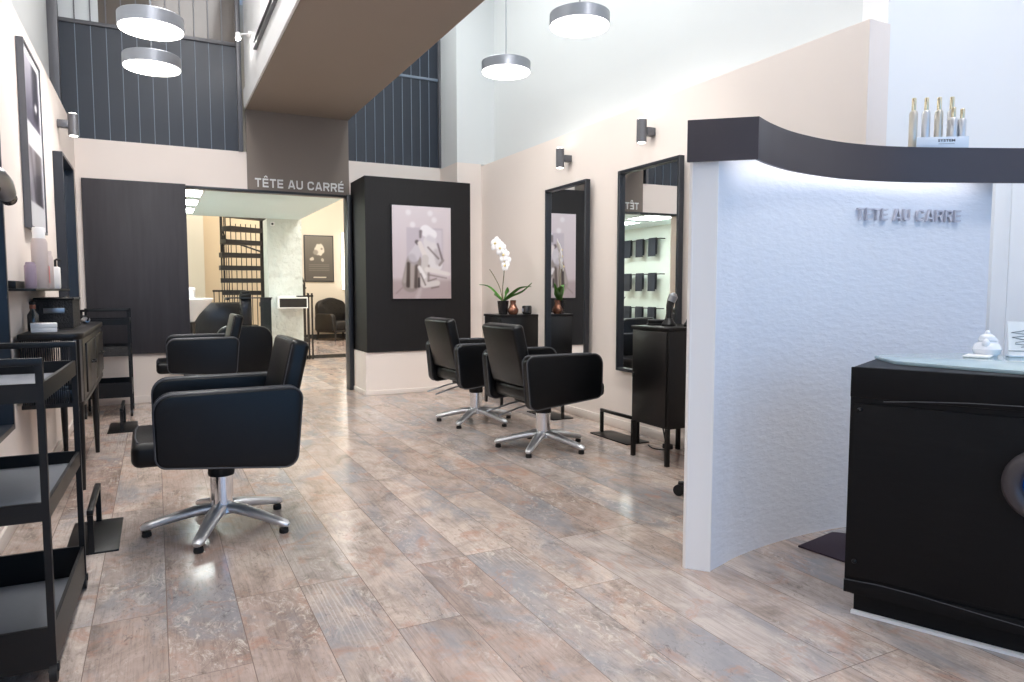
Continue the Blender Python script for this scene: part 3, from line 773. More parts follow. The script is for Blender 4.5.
leaf([(0, 0, .12), (.05, -.10, .19), (.09, -.20, .25), (.13, -.32, .265)], .032, t)
leaf([(0, 0, .12), (.06, -.07, .17), (.12, -.17, .215), (.18, -.24, .30)], .030, t)
leaf([(0, 0, .12), (-.05, .06, .20), (-.10, .14, .27), (-.16, .20, .285)], .022, t)
leaf([(0, 0, .12), (-.03, .07, .17), (-.02, .15, .20)], .026, t)
leaf([(0, 0, .12), (.03, -.02, .20), (.02, -.05, .26)], .024, t)
for (fx, fy, fz, sz) in ((-.03, .10, .675, .068), (-.015, .02, .625, .066), (.0, -.02, .56, .066), (.012, -.03, .50, .068), (.0, -.05, .46, .05)):
    fl = MB()
    rot = Matrix.Rotation(-PI/2+.35, 4, 'Z') @ Matrix.Rotation(R(80), 4, 'X')
    for k in range(5):
        a = 2*PI*k/5+PI/2
        fl.ball(Vector((fx, fy, fz)) + rot @ Vector((math.cos(a)*sz*.55, math.sin(a)*sz*.55, 0)), sz*.5, (1, 1, .25), 2, rot @ Matrix.Rotation(a, 4, 'Z'))
    fo = fl.build('flower', 'petal', t)
    MB().ball(Vector((fx, fy, fz)) + rot @ Vector((0, 0, .012)), .012).build('flower_centre', 'yolk', fo)
tag(MB().lathe([(0, 0), (.036, 0), (.05, .02), (.052, .045), (.036, .075), (.026, .10), (.03, .135), (.026, .135), (.02, .10), (0, .095)], n=24).build('small_vase', 'copper', loc=(3.02, 5.89, CZ)),
    'small copper bottle vase beside the orchid pot', 'vase')
t = tag(MB().lathe([(0, 0), (.036, 0), (.046, .012), (.046, .07), (.04, .082), (.034, .08), (.034, .05), (0, .05)], n=24).build('candle_cup', 'pot_black', loc=(3.175, 5.90, CZ)), 'round dark candle cup at the right of the orchid', 'cup')
MB().box(-.0475, -.0455, -.014, .014, .025, .055).build('emblem', 'letter_grey', t)

# ------------------------------------------------------------------ console table on the left
t = thing('console_table', 'black console table with slatted end along the left wall', 'console table', (0, 0, 0))
CX0, CX1, CY0, CY1 = -.604, -.328, 4.08, 5.56
top = rpoly([(CX0, CY0, .01), (CX1, CY0, .06), (CX1, CY1, .06), (CX0, CY1, .01)], 6)
MB().prism(top, .852, .885, 'z', .006).build('top_board', 'brown_black', t)
sm = rpoly([(CX0+.004, CY0+.006, .01), (CX1-.008, CY0+.006, .055), (CX1-.008, CY1-.006, .055), (CX0+.004, CY1-.006, .01)], 6)
MB().prism(sm, .515, .535, 'z').build('bottom_board', 'brown_black', t)
MB().box(CX1-.022, CX1-.010, CY0+.07, CY1-.07, .535, .852, .002).build('front_panel', 'brown_black', t)
for y0 in (4.29, 4.92):
    d = MB().box(CX1-.012, CX1-.002, y0, y0+.59, .56, .82, .003).build('drawer', 'brown_black', t)
    MB().tube([(CX1-.002, y0+.24, .70), (CX1+.018, y0+.25, .70), (CX1+.018, y0+.34, .70), (CX1-.002, y0+.35, .70)], .006, 8).build('handle', 'black_metal', d)
n = 22
for k in range(n):
    x = CX0+.012+k*(CX1-.075-CX0)/n
    MB().box(x-.0026, x+.0026, CY0+.012, CY0+.022, .535, .852).build('slat', 'brown_black', t)
for k in range(5):                                       # slats round the corner
    a = -PI/2 + (k+.5)*(PI/2)/5; cx, cy = CX1-.06, CY0+.06
    MB().box(-.004, .004, -.007, .007, .535, .852, 0, 2, Matrix.Translation((cx+.044*math.cos(a), cy+.044*math.sin(a), 0)) @ Matrix.Rotation(a, 4, 'Z')).build('slat', 'slat' if k in (1, 3) else 'brown_black', t)
for x, y in ((CX1-.06, CY0+.36), (CX1-.055, CY1-.12), (CX0+.04, CY0+.36), (CX0+.04, CY1-.12)):
    MB().lathe([(0, 0), (.013, 0), (.02, .26), (.021, .516), (0, .516)], (x, y, 0), 16).build('leg', 'brown_black', t)
tag(MB().box(-.56, -.40, 4.30, 4.62, .5352, .575, .006).box(-.55, -.41, 4.31, 4.6, .575, .60, .01).build('flat_device', 'steel'), 'flat silver box on the shelf inside the console table', 'case')
TZ = .885
# items on it
t = thing('storage_basket', 'black woven basket on the console table', 'basket', (-.505, 4.82, TZ))
b = MB(); w_, l_, h_ = .09, .20, .165
b.box(-w_, w_, -l_, l_, 0, .008).box(-w_, -w_+.008, -l_, l_, .008, h_).box(w_-.008, w_, -l_, l_, .008, h_).box(-w_+.008, w_-.008, -l_, -l_+.008, .008, h_).box(-w_+.008, w_-.008, l_-.008, l_, .008, h_)
b.build('body', 'basket', t)
b = MB(); pr = [(-w_, -l_), (w_, -l_), (w_, l_), (-w_, l_), (-w_, -l_)]
for a, c in zip(pr, pr[1:]): b.tube([(*a, h_), (*c, h_)], .007, 8)
b.build('rim', 'black_metal', t)
MB().box(-.05, .05, -l_-.004, -l_, .085, .115, .002).build('clasp', 'steel', t)
MB().tube([(-.03, -.05, .09), (.02, .08, .155), (.03, .13, .165)], .016, 10).build('brush_handle', 'black_metal', t)
t = thing('product_box', 'low white carton on the near end of the console table', 'box', (-.515, 4.28, TZ), R(8))
MB().box(-.056, .056, -.035, .035, 0, .022, .002).build('body', 'paper', t)
MB().box(-.057, .057, -.036, .036, .022, .046, .002).build('lid', 'paper', t)
t = thing('spray_bottle', 'dark spray bottle with rust coloured neck on the console table', 'bottle', (-.575, 4.40, TZ))
MB().lathe([(0, 0), (.024, 0), (.026, .005), (.026, .085), (.012, .108), (.012, .118), (0, .118)], n=20).build('body', 'smoke_glass', t)
MB().lathe([(0, .118), (.014, .118), (.014, .138), (0, .138)], n=16).build('neck', 'red_tip', t)
MB().box(-.012, .012, -.03, .012, .138, .155, .004).build('nozzle', 'rubber', t)
t = thing('hair_straightener', 'grey hair straightener lying at the far end of the console table', 'hair iron', (-.415, 5.33, TZ), R(100))
MB().tube([(-.15, 0, .018), (-.05, 0, .022), (.08, 0, .016), (.12, 0, .01)], [.012, .026, .016, .006], 12, .8).build('body', 'steel', t)
MB().tube(catmull([(-.15, 0, .02), (-.19, .0, .045), (-.21, .04, .05), (-.2, .10, .02), (-.16, .12, .006)], 5), .005, 8).build('cord', 'rubber', t)

# wall shelf with products
t = thing('wall_shelf', 'small black wall shelf holding hair products above the console table', 'shelf', (XL, 4.56, 1.095))
MB().box(.002, .135, -.72, .72, 0, .012, .002).build('shelf_board', 'black_metal', t)
MB().box(.002, .012, -.72, .72, .012, .05, .002).build('back_lip', 'black_metal', t)
for y in (-.72, .71): MB().box(.012, .06, y, y+.01, .012, .045, .002).build('end_bracket', 'black_metal', t)
SZ2 = 1.107
def flacon(label, x, y, r, h, m, cap, capm):
    t = thing('product_bottle', label, 'bottle', (x, y, SZ2), 0, 'hair products on the wall shelf')
    MB().lathe([(0, 0), (r*.94, 0), (r, .004), (r, h*.92), (r*.8, h), (0, h)], n=24).build('body', m, t)
    MB().lathe([(0, h), (r*.78, h), (r*.78, h+cap), (r*.7, h+cap+.004), (0, h+cap+.004)], n=24).build('cap', capm, t)
    return t
flacon('lilac bottle at the near end of the wall shelf', -.545, 4.16, .026, .12, 'lilac', .006, 'lilac')
t = flacon('tall blush spray can with a white cap on the wall shelf', -.54, 4.46, .038, .265, 'blush', .055, 'paper')
MB().box(.0395, .0412, -.012, .012, .03, .12).build('label_band', 'coral', t)
flacon('shorter blush bottle behind the tall spray can', -.54, 4.74, .03, .19, 'blush', .02, 'blush')
t = thing('pump_bottle', 'white pump bottle at the far end of the wall shelf', 'bottle', (-.54, 5.10, SZ2))
MB().box(-.024, .024, -.03, .03, 0, .135, .008).build('body', 'paper', t)
MB().tube([(0, 0, .135), (0, 0, .175), (.01, 0, .18), (.03, 0, .175)], .007, 8).build('pump', 'rubber', t)

# large framed photographs on the left wall
def port(u, v):
    if .08 < u < .92 and .60 < v < .95:
        a = (u-.08)/.84; b = (v-.60)/.35
        c = mixc((92, 88, 104), (168, 164, 176), b)
        c = mixc(c, (44, 42, 52), sstep(.35, .65, a)*(1-sstep(.85, .98, a))*sstep(.0, .2, b))
        return mixc((206, 202, 206), c, sstep(.05, .14, math.hypot(a-.72, (b-.35)*1.3)))
    if .08 < u < .92 and .14 < v < .46:
        a = (u-.08)/.84; b = (v-.14)/.32
        c = mixc((70, 66, 78), (150, 146, 158), abs(math.sin(a*7.+b*2)))
        return mixc(c, (50, 48, 58), sstep(.3, .6, a)*(1-sstep(.8, 1., a)))
    return (222, 222, 226)
t = thing('framed_picture', 'tall grey framed pair of black and white photographs on the left wall', 'picture', (XL, 4.60, 1.44))
b = MB(); pw, ph, tk, dp = .63, 1.01, .012, .036
b.box(.002, dp, 0, tk, 0, ph).box(.002, dp, pw-tk, pw, 0, ph).box(.002, dp, tk, pw-tk, 0, tk).box(.002, dp, tk, pw-tk, ph-tk, ph)
b.build('frame', 'grey_metal', t)
pm = photo('print', pw-2*tk, ph-2*tk, port, 60, 80, t); pm.location = (.028, tk, tk); pm.rotation_euler = (0, 0, PI/2)

# hair dryer hanging at the left edge
t = thing('hair_dryer', 'silver and black hair dryer hanging at the left frame edge', 'hair dryer', (XL, 3.37, 1.445))
MB().box(.002, .03, -.02, .02, -.05, .03, .004).tube([(.03, 0, 0), (.07, 0, .0)], .007, 8).build('holder', 'black_metal', t)
MB().tube([(.11, -.30, .07), (.11, -.22, .068), (.11, -.10, .055), (.11, .0, .035)], [.025, .042, .044, .036], 18).build('body', 'steel', t)
MB().tube([(.11, .0, .035), (.11, .04, .027), (.11, .065, .02)], [.034, .026, .03], 16).build('nozzle', 'pot_black', t)
MB().tube([(.11, -.21, .03), (.10, -.24, -.03), (.095, -.26, -.07)], [.02, .018, .016], 12).build('handle', 'pot_black', t)

# ------------------------------------------------------------------ trolleys
def trolley_near():
    t = thing('salon_trolley', 'large black three tier metal trolley in the left corner', 'trolley', (-.288, 2.265, 0), math.radians(-1.6))
    x0, x1, y0, y1 = -.295, 0., 0., .68
    for x in (x0, x1):
        for y in (y0, y1):
            MB().box(x-.009, x+.009, y-.0095, y+.0095, .055, .90).build('post', 'black_metal', t)
            cs = MB().tube([(x-.009, y, .028), (x+.009, y, .028)], .026, 16).build('caster', 'rubber', t)
            MB().box(x-.014, x+.014, y-.006, y+.012, .03, .056, .003).build('fork', 'black_metal', cs)
    for y in (y0, y1): MB().box(x0-.0092, x1+.0092, y-.0097, y+.0097, .895, .916, .002).build('handle_bar', 'black_metal', t)
    for k, (z, h) in enumerate(((.795, .052), (.465, .052), (.045, .118))):
        b = MB(); b.box(x0, x1, y0, y1, z, z+.006)
        b.box(x0, x1, y0-.008, y0+.004, z, z+h).box(x0, x1, y1-.004, y1+.008, z, z+h)
        b.box(x1-.004, x1+.006, y0, y1, z, z+h).box(x0-.006, x0+.004, y0, y1, z, z+h)
        tr = b.build('tray', 'black_metal', t, smooth=False)
        MB().box(x0+.012, x1-.012, y0+.012, y1-.012, z+.006, z+.012, .001).build('tray_liner', 'tray_liner', tr)
trolley_near()
tag(MB().prism(rpoly([(-.07, 0, 0), (.05, 0, 0), (.02, .085, .012), (-.07, .085, 0)]), -.05, .05, 'y', .006).build('tool_pouch', 'grey_metal', loc=(-.50, 2.42, .8085)), 'grey wedge shaped pouch in the top tray of the near trolley', 'pouch')
t = thing('salon_trolley', 'small black mesh trolley by the dark back panel', 'trolley', (0, 0, 0))
x0, x1, y0, y1 = -.56, -.215, 6.88, 7.30
for x in (x0, x1):
    for y in (y0, y1):
        MB().box(x-.010, x+.010, y-.010, y+.010, .05, .93).build('post', 'black_metal', t)
        cs = MB().tube([(x-.009, y, .028), (x+.009, y, .028)], .027, 16).build('caster', 'rubber', t)
        MB().box(x-.012, x+.012, y-.006, y+.012, .03, .056, .003).build('fork', 'steel', cs)
for y in (y0, y1): MB().box(x0-.01, x1+.01, y-.01, y+.01, .915, .935, .002).build('handle_bar', 'black_metal', t)
for z, h, m in ((.80, .05, 'black_metal'), (.53, .085, 'basket'), (.17, .13, 'black_metal')):
    b = MB(); b.box(x0, x1, y0, y1, z, z+.006)
    b.box(x0, x1, y0-.006, y0+.004, z, z+h).box(x0, x1, y1-.004, y1+.006, z, z+h)
    b.box(x1-.004, x1+.006, y0, y1, z, z+h).box(x0-.006, x0+.004, y0, y1, z, z+h)
    b.build('tray', m, t, smooth=False)
tag(MB().tube(catmull([(-.45, 6.98, .556), (-.38, 7.0, .60), (-.31, 7.02, .585), (-.27, 7.04, .556)], 6), .014, 10).build('hair_brush', 'rubber'), 'dark hair brush in the mesh tray of the small trolley', 'hair brush')
# stool base with casters peeping out behind the partition
t = thing('rolling_stool', 'black rolling stool half hidden behind the partition, casters showing', 'stool', (2.585, 2.64, 0))
MB().lathe([(0, .46), (.17, .46), (.18, .475), (.18, .51), (.16, .53), (0, .535)], n=32).build('seat', 'leather', t)
MB().lathe([(0, .07), (.03, .07), (.03, .2), (.022, .2), (.022, .46), (0, .46)], n=20).build('column', 'chrome', t)
for k in range(5):
    a = 2*PI*k/5 + R(188); c, s = math.cos(a), math.sin(a)
    lg = MB().tube([(.02*c, .02*s, .095), (.15*c, .15*s, .08), (.255*c, .255*s, .065)], [.018, .015, .012], 10).build('base_leg', 'black_metal', t)
    MB().tube([(.25*c-.02*s, .25*s+.02*c, .03), (.25*c+.02*s, .25*s-.02*c, .03)], .03, 16).build('caster', 'rubber', lg)

# ------------------------------------------------------------------ reception desk
u = Vector((.411, -.9115)); nn = Vector((.9115, .411)); P0 = Vector((2.058, 1.541))
def D2(a, d): v = P0 + u*a + nn*d; return (v.x, v.y)
t = thing('reception_desk', 'black reception desk with a glass top in front of the white partition', 'desk', (0, 0, 0))
MB().prism([D2(0, 0), D2(1.15, 0), D2(1.15, .66), D2(.30, .64), D2(.0, .40)], .078, .846, 'z', .008).build('body', 'desk', t, smooth=False)
MB().prism([D2(.025, .03), D2(1.12, .03), D2(1.12, .60), D2(.30, .56), D2(.025, .36)], .0, .078, 'z').build('plinth', 'desk', t, smooth=False)
MB().prism([D2(.02, .012), D2(1.125, .012), D2(1.125, .03), D2(.02, .03)], 0, .010, 'z').build('plinth_strip', 'paper', t)
MB().prism([D2(.0, -.008), D2(1.15, -.008), D2(1.15, .0), D2(.0, .0)], .078, .125, 'z', .003).build('kick_band', 'desk', t)
MB().prism([D2(.012, -.006), D2(1.14, -.006), D2(1.14, .0), D2(.012, .0)], .14, .725, 'z', .002).build('front_panel', 'desk', t)
MB().prism([D2(.0, -.006), D2(1.15, -.006), D2(1.15, .0), D2(.0, .0)], .745, .846, 'z', .003).build('upper_band', 'desk', t)
b = MB(); b.tube([(*D2(a, -.008), z) for a, z in ((.10, .738), (.2, .748), (.33, .757), (.5, .762), (.75, .758), (1.1, .75))], .0016, 6); b.build('seam', 'desk_top', t)
b = MB(); b.tube([(*D2(a, -.0085), z) for a, z in ((.0, .122), (.1, .128), (.22, .125), (.4, .112), (.6, .10))], .0014, 6); b.build('seam', 'desk_top', t)
for a, z in ((.03, .705), (.03, .19)):
    v = D2(a, -.006); MB().ball((v[0], v[1], z), .0085, (1, 1, 1)).build('stud', 'black_metal', t)
gl = rpoly([(*D2(.10, .16), .05), (*D2(.0, .34), .02), (*D2(.0, .42), .05), (*D2(.24, .67), .08), (*D2(1.15, .69), 0), (*D2(1.15, .045), 0), (*D2(.5, .06), .2)], 6)
MB().prism(gl, .846, .858, 'z', .002).build('glass_top', 'green_glass', t)
# round porthole
cv = D2(.532, -.006); rot = Matrix.Translation((cv[0], cv[1], .537)) @ Matrix.Rotation(math.atan2(u.y, u.x), 4, 'Z') @ Matrix.Rotation(PI/2, 4, 'X')
ring = [(.084+.026*math.cos(a), .018+.026*math.sin(a)) for a in [2*PI*k/14 for k in range(14)]]; ring.append(ring[0])
pr_ = MB().lathe(ring, n=48, mtx=rot).build('porthole_ring', 'ring_grey', t)
MB().lathe([(0, .022), (.03, .020), (.06, .012), (.078, .004), (.078, 0), (0, 0)], n=40, mtx=rot).build('porthole_lens', 'blue_glass', pr_)
GZ = .858
# things on the desk
v = D2(.21, .42)
t = thing('figurine', 'small white seated figurine on the reception desk', 'figurine', (2.735, 1.49, GZ))
MB().lathe([(0, 0), (.034, 0), (.042, .008), (.047, .025), (.040, .042), (.026, .052), (0, .055)], n=24).build('body', 'ceramic', t)
MB().lathe([(0, .04), (.024, .045), (.03, .058), (.025, .072), (.012, .08), (0, .082)], n=20).build('head', 'ceramic', t)
for s in (-1, 1): MB().ball((s*.03, -.012, .045), .013, (1, 1, 1.5)).build('arm', 'ceramic', t)
MB().lathe([(0, .079), (.01, .08), (.008, .09), (0, .094)], n=12).build('topknot', 'ceramic', t)
tag(MB().box(-.05, .05, -.04, .04, 0, .006, .002).build('card_stack', 'paper', loc=(2.655, 1.475, GZ)), 'low stack of white cards beside the figurine on the desk', 'cards').rotation_euler = (0, 0, R(20))
t = thing('display_card', 'white display card with a grey drawing at the right end of the desk', 'card', (2.80, 1.385, GZ), R(-45))
m4 = Matrix.Rotation(R(-14), 4, 'X')
MB().box(-.06, .075, -.003, .003, .003, .13, .001, 1, m4).build('card', 'paper', t)
b = MB(); b.box(-.06, .075, -.0045, -.003, .02, .022, 0, 1, m4)
b.tube([m4 @ Vector((-.02+.03*math.sin(k*1.9), -.004, .035+k*.006)) for k in range(12)], .0012, 5)
b.build('drawing', 'ink', t)
MB().box(-.06, .075, -.012, .03, 0, .006, .001).build('foot', 'acrylic', t)

# floor mat by the desk
tag(MB().prism([(2.42, 2.04), (2.70, 2.09), (2.86, 1.90), (2.45, 1.80)], 0, .008, 'z', .002).build('floor_mat', 'mat_plum'), 'dark plum floor mat between the partition and the desk', 'mat')

# ------------------------------------------------------------------ bottles on the canopy
tz = HZ1; BSX, BSY = 3.185, 1.995
t = thing('display_stand', 'clear acrylic display stand with a printed label on the canopy', 'display stand', (BSX, BSY, tz), R(-34))
MB().box(-.115, .115, -.045, .06, 0, .004).box(-.105, .115, -.049, -.045, 0, .05, .001).build('body', 'acrylic', t)
me = text_mesh('SYSTEM', .016, .0006, .0003, 1.25, 1.1); W0 = max(v.co.x for v in me.vertices)
o = me_obj('lettering', me, 'ink', t); o.rotation_euler = (PI/2, 0, 0); o.location = (-.015, -.0498, .028)
MB().box(-.012, .055, -.0498, -.049, .018, .0195).build('label_rule', 'ink', t)
def bottle(label, dx, dy, h, m):
    a = R(-34); x = BSX + dx*math.cos(a)-dy*math.sin(a); y = BSY + dx*math.sin(a)+dy*math.cos(a)
    t = thing('hair_oil_bottle', label, 'bottle', (x, y, tz+.004), 0, 'slim bottles in the display stand')
    MB().lathe([(0, 0), (.0165, 0), (.0175, .004), (.0175, h*.70), (.014, h*.745), (.0085, h*.76), (0, h*.76)], n=24).build('body', m, t)
    MB().lathe([(0, h*.76), (.0095, h*.76), (.0095, h*.985), (.0085, h), (0, h)], n=20).build('cap', 'gold', t)
for k, dx in enumerate((-.100, -.046, .008, .062)):
    bottle(['first tall gold capped bottle from the left in the display stand', 'second tall gold capped bottle from the left in the display stand',
            'third tall gold capped bottle from the left in the display stand', 'fourth tall gold capped bottle, behind the two short ones'][k], dx, .005, .232, 'silver' if k % 2 else 'amber')
bottle('short gold capped bottle in front of the fourth tall one', .056, -.026, .178, 'silver')
bottle('short bottle at the right end of the display stand', .096, -.02, .172, 'silver')

# ------------------------------------------------------------------ things in the rear room
def poster(u, v):
    asp = 1.62; c = mixc((84, 80, 76), (116, 112, 105), v)
    d = math.hypot((u-.52)*1.05, (v-.70)*asp*.85)
    n_ = .012*math.sin(u*40+v*23)
    c = mixc((214, 209, 197), c, sstep(.16, .20, d+n_))
    c = mixc((150, 145, 136), c, sstep(.06, .12, math.hypot(u-.38, (v-.64)*asp)))
    c = mixc((150, 145, 136), c, sstep(.03, .05, math.hypot(u-.60, (v-.72)*asp)))
    c = mixc((196, 190, 178), c, sstep(.05, .08, math.hypot(u-.24, (v-.49)*asp)+n_))
    c = mixc((180, 174, 162), c, sstep(.04, .07, math.hypot(u-.62, (v-.47)*asp)+n_))
    if .12 < u < .88 and any(abs(v-q) < .007 for q in (.36, .32, .28, .24)): c = mixc(c, (150, 145, 136), .5)
    if .3 < u < .75 and abs(v-.08) < .014: c = (206, 200, 188)
    return c
t = thing('wall_poster', 'dark framed poster with a pale round head on the far wall', 'poster', (2.86, 15.4, 1.275))
MB().box(0, .63, -.03, -.002, 0, 1.0, .003).build('frame', 'frame_dark', t)
photo('print', .59, .96, poster, 50, 80, t).location = (.02, -.031, .02)
t = thing('wall_lamp', 'vertical glowing tube light on the far wall beside the poster', 'wall lamp', (3.69, 15.36, 1.10))
MB().box(-.03, .03, .01, .038, 0, 1.25, .004).build('housing', 'white', t)
MB().tube([(0, 0, .02), (0, 0, 1.23)], .022, 12).build('tube', 'neon', t)
# armchair
t = thing('armchair', 'dark buttoned velvet armchair below the far poster', 'armchair', (3.45, 14.75, .05), R(25))
MB().box(-.31, .31, -.30, .30, .22, .40, .05, 4).build('seat', 'velvet', t)
b = MB(); n = 14; rows = []
bp = rpoly([(-.36, .20, .02), (.36, .20, .02), (.37, .80, .16), (.0, .90, .3), (-.37, .80, .16)], 6)
bb_ = MB().prism(bp, .24, .36, 'y', .03, 3).build('backrest', 'velvet', t)
b = MB()
for j in range(4):
    for i in range(4 + j % 2): b.ball((-.22+.44*i/(3 + j % 2), .238, .44+.11*j), .014, (1, .6, 1), 1)
b.build('button', 'velvet', bb_)
for s in (-1, 1):
    MB().prism(rpoly([(-.30, .20, .02), (.32, .20, .02), (.32, .56, .10), (-.26, .56, .10)], 5), *sorted((s*.30, s*.40)), axis='x', bev=.025, seg=3).build('armrest', 'velvet', t)
MB().box(-.36, .36, -.29, .33, .17, .225, .015).build('seat_rail', 'stair', t)
for x in (-.32, .32):
    for y in (-.26, .30): MB().tube([(x, y, .19), (x*1.02, y*1.02, .08), (x*1.08, y*1.08, 0)], [.028, .02, .013], 10).build('leg', 'stair', t)
# spiral stair
t = thing('spiral_staircase', 'dark steel spiral staircase before the sand coloured wall', 'staircase', (1.66, 12.35, .05))
MB().lathe([(0, 0), (.075, 0), (.075, 3.6), (0, 3.6)], n=24).build('pole', 'stair', t)
steps = []
for k in range(14):
    z = .22 + k*.205; a = R(95 + 8 + k*11.5)
    if k < 4: a = R(75 - (4-k)*24 + 30)
    steps.append((z, a))
    hw = R(11)
    pts = [(.05*math.cos(a-1), .05*math.sin(a-1)), (.70*math.cos(a-hw), .70*math.sin(a-hw)), (.72*math.cos(a), .72*math.sin(a)), (.70*math.cos(a+hw), .70*math.sin(a+hw)), (.05*math.cos(a+1), .05*math.sin(a+1))]
    MB().prism(pts, z-.075, z, 'z', .003, 1).build('tread', 'stair', t)
    for dd in (-hw*.7, hw*.7):
        MB().tube([(.68*math.cos(a+dd), .68*math.sin(a+dd), z-.04), (.68*math.cos(a+dd), .68*math.sin(a+dd), z+.85+dd*.5)], .009, 6).build('baluster', 'stair', t)
MB().tube([(.68*math.cos(a), .68*math.sin(a), z+.86) for z, a in steps], .016, 8).build('handrail', 'stair', t)
for k in range(8): MB().tube([(-.62+k*.082, .75, .35), (-.62+k*.082, .75, 2.2)], .008, 6).build('baluster', 'stair', t)
# fence before the stair
t = thing('stair_railing', 'low dark railing with thin bars before the spiral staircase', 'railing', (.83, 12.0, .05))
for k in range(7): MB().box(k*.075-.007, k*.075+.007, -.007, .007, 0, 1.04).build('baluster', 'stair', t)
MB().box(-.02, .47, -.015, .015, 1.02, 1.05).build('handrail', 'stair', t)
t = thing('stair_railing', 'black railing posts right of the rough white pillar', 'railing', (2.10, 11.30, 0))
for k, x in enumerate((0, .055, .11)): MB().box(x-.012, x+.012, -.012, .012, 0, 1.05 if k else 1.22).build('baluster', 'stair', t)
MB().box(-.02, .13, -.012, .012, .99, 1.02).build('handrail', 'stair', t)
MB().tube([(0, 0, 1.2), (-.04, .05, 1.33), (-.09, .12, 1.46)], .014, 8).build('handrail_end', 'stair', t)
# shelf on the pillar with papers
t = thing('box_shelf', 'small white box shelf with black interior on the rough pillar', 'shelf', (1.60, 10.848, .83))
b = MB(); b.box(0, .42, -.22, -.002, .145, .165).box(0, .015, -.22, -.002, 0, .145).box(.405, .42, -.22, -.002, 0, .145).box(.015, .405, -.22, -.002, 0, .015)
b.build('body', 'white', t, smooth=False)
MB().box(.015, .405, -.21, -.002, .015, .145).build('interior', 'pot_black', t)
tag(MB().box(0, .24, -.2, -.03, 0, .012, .001).box(.02, .25, -.19, -.04, .012, .022, .001).build('paper_stack', 'paper', loc=(1.61, 10.848, .995)), 'loose white papers on the small pillar shelf', 'papers')
tag(MB().box(0, .13, -.15, -.03, 0, .02, .003).build('black_folder', 'pot_black', loc=(1.88, 10.848, .995)), 'small black folder at the right of the pillar shelf', 'folder')
t = thing('ceiling_sensor', 'tiny white camera with a black lens at the top of the pillar', 'sensor', (1.57, 10.848, 2.07))
MB().box(-.03, .03, -.03, -.002, -.03, .03, .006).build('body', 'white', t)
MB().lathe([(0, 0), (.016, 0), (.014, .012), (0, .014)], mtx=Matrix.Translation((0, -.03, 0)) @ Matrix.Rotation(PI/2, 4, 'X'), n=16).build('lens', 'rubber', t)
# dark glass table
t = thing('glass_table', 'dark glass topped table in front of the spiral staircase', 'table', (1.13, 10.2, 0))
MB().prism(rpoly([(-.30, -.22, .04), (.30, -.22, .04), (.30, .22, .04), (-.30, .22, .04)], 5), .985, 1.0, 'z', .002).build('table_top', 'smoke_glass', t)
MB().box(-.10, .04, -.09, .09, .62, .985, .01).build('column', 'pot_black', t)
MB().box(-.22, .12, -.16, .16, 0, .62, .01).build('base', 'pot_black', t)
MB().box(.14, .28, -.19, -.17, .1, .985).build('side_panel', 'smoke_glass', t)
for x in (-.27, .27): MB().box(x-.015, x+.015, -.2, .2, .965, .985).build('bracket', 'black_metal', t)
tag(MB().box(-.075, .075, -.06, .06, 0, .05, .012).box(-.055, .055, -.045, .045, .05, .085, .01).build('telephone', 'rubber', loc=(1.10, 10.2, 1.0)), 'black desk telephone on the dark glass table', 'telephone')
# low dark bench with pale edge
t = thing('storage_bench', 'low dark bench with a pale base behind the wash basin', 'bench', (.55, 11.0, 0))
MB().box(-.12, .62, -.22, .22, .42, .92, .02).build('body', 'pot_black', t)
MB().box(-.16, .66, -.25, .25, .0, .42, .01).build('base', 'white', t)
# wash basin
t = thing('wash_basin', 'white curved hair washing basin beside the dark back panel', 'basin', (.36, 9.3, 0))
b = MB(); prof = [(.27, .985), (.275, .992), (.265, 1.0), (.24, .99), (.19, .93), (.10, .90), (0, .895), ]
out_ = [(0, .70), (.06, .72), (.11, .80), (.18, .88), (.25, .95), (.27, .985)]
b.lathe(out_ + prof[1:], n=36).build('bowl', 'ceramic', t)
MB().lathe([(0, 0), (.16, 0), (.16, .03), (.07, .06), (.065, .71), (0, .71)], n=28).build('pedestal', 'pot_black', t)
MB().tube([(-.05, .2, .98), (-.05, .2, 1.08), (-.05, .12, 1.1), (-.05, .06, 1.06)], .012, 10).build('tap', 'chrome', t)
MB().box(-.30, .10, .36, .58, .93, .985, .01).box(-.28, .04, .40, .55, .0, .93, .01).build('ledge', 'white', t)
t = thing('cream_jar', 'white lidded jar on the ledge behind the wash basin', 'jar', (.395, 9.76, .986))
MB().lathe([(0, 0), (.055, 0), (.06, .01), (.06, .10), (0, .10)], n=24).build('body', 'ceramic', t)
MB().lathe([(0, .10), (.064, .10), (.064, .135), (.058, .145), (0, .147)], n=24).build('lid', 'ceramic', t)
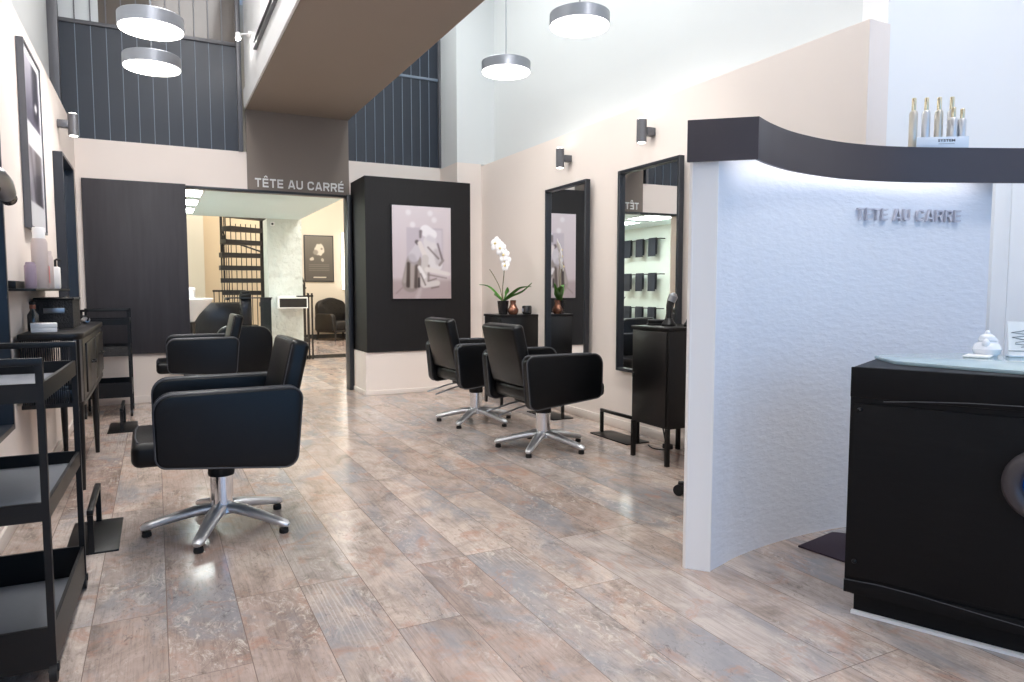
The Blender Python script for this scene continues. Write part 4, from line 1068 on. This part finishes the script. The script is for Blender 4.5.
# towel rails on the rear left wall (seen in the mirror)
rows = [(1.93, 'upper'), (1.36, 'middle'), (.80, 'lower')]
for z, nm in rows:
    t = thing('towel_rail', '%s thin black towel rail on the rear left wall, seen in the right mirror' % nm, 'towel rail', (XL, 9.74, z), 0, 'towel rails on the rear left wall')
    MB().tube([(.09, -.58, 0), (.09, .62, 0)], .009, 10).build('rail', 'black_metal', t)
    for y in (-.57, .61): MB().tube([(.001, y, 0), (.09, y, 0)], .008, 8).build('bracket', 'black_metal', t)
    for k, y in enumerate((-.36, .0, .36)):
        w2, L = .10, .25
        b = MB()
        sec = [(.076, -L), (.069, -.01), (.077, .016), (.09, .022), (.103, .016), (.110, -.01), (.114, -L-.03), (.107, -L-.03), (.102, -.01), (.1005, .008), (.09, .0125), (.0795, .008), (.078, -.01), (.083, -L)]
        b.prism(sec, y-w2, y+w2, 'y', 0)
        b.build('hanging_towel', 'cloth_navy', None, True, (XL, 9.74, z))
        o = [q for q in bpy.data.objects if q.name.startswith('hanging_towel') and 'label' not in q][-1]
        tag(o, 'black towel, %s from the opening, hanging on the %s rail seen in the mirror' % (['first', 'second', 'third'][k], nm), 'towel', 'black towels on the rear rails')

# ------------------------------------------------------------------ lights
wd = bpy.data.worlds.new('sky'); SC.world = wd; wd.use_nodes = True
bg = wd.node_tree.nodes['Background']; bg.inputs['Color'].default_value = (.28, .57, 1., 1); bg.inputs['Strength'].default_value = 1.2
ld = bpy.data.lights.new('window_daylight', 'AREA'); ld.shape = 'RECTANGLE'; ld.size = 5.2; ld.size_y = 3.65
ld.cycles.is_portal = True
lo = bpy.data.objects.new('window_daylight', ld); COL.objects.link(lo); lo.location = (2.1, YF-.1, 2.07); lo.rotation_euler = (PI/2, 0, PI)
def lamp(name, loc, energy, size, col=(1, 1, 1), rot=(0, 0, 0), sy=None):
    ld = bpy.data.lights.new(name, 'AREA'); ld.energy = energy; ld.size = size; ld.color = col
    if sy: ld.shape = 'RECTANGLE'; ld.size_y = sy
    o = bpy.data.objects.new(name, ld); COL.objects.link(o); o.location = loc; o.rotation_euler = rot
    return o
lamp('ceiling_lamp_right', (2.2, 4.6, ZC-.05), 41, .5, (.97, 1, 1), sy=5.0)  # added fill above the right side, no fixture seen
lamp('ceiling_lamp_left', (.44, 3.9, ZC-.05), 66, .7, (1, .98, .97), sy=5.)  # added fill above the left side, source unseen
lamp('reception_lamp', (4.1, .9, ZC-.05), 13, 1.0, (1, .94, .88))  # added to lift the reception niche, unseen
lamp('entrance_lamp_right', (2.6, .0, ZC-.05), 36, .9, (1, .95, .90))  # added frontal fill for the partition and right wall, out of view
lamp('entrance_lamp_left', (.1, .0, ZC-.05), 34, .7, (1, .97, .94))  # added frontal fill for the left wall and pilaster, out of view
lamp('rear_room_lamp', (3.0, 12.8, 3.95), 88, 1.2, (1, .96, .90))  # added to brighten the far room, no visible fixture
lamp('rear_side_lamp', (3.0, 9.3, 3.9), 60, 1.0, (1, .98, .95))  # added fill for the tall side of the rear room, unseen
lamp('stair_lamp', (.6, 12.2, 3.95), 34, .8, (1, .93, .84))  # added warm fill over the stair, source not seen

SC.view_settings.view_transform = 'Standard'; SC.view_settings.look = 'None'
SC.view_settings.gamma = 1.; SC.view_settings.use_curve_mapping = False; SC.view_settings.exposure = .6
SC.cycles.use_denoising = True
SC.cycles.max_bounces = 10; SC.cycles.diffuse_bounces = 5; SC.cycles.glossy_bounces = 5
SC.cycles.caustics_reflective = False; SC.cycles.caustics_refractive = False
SC.cycles.sample_clamp_indirect = 6.
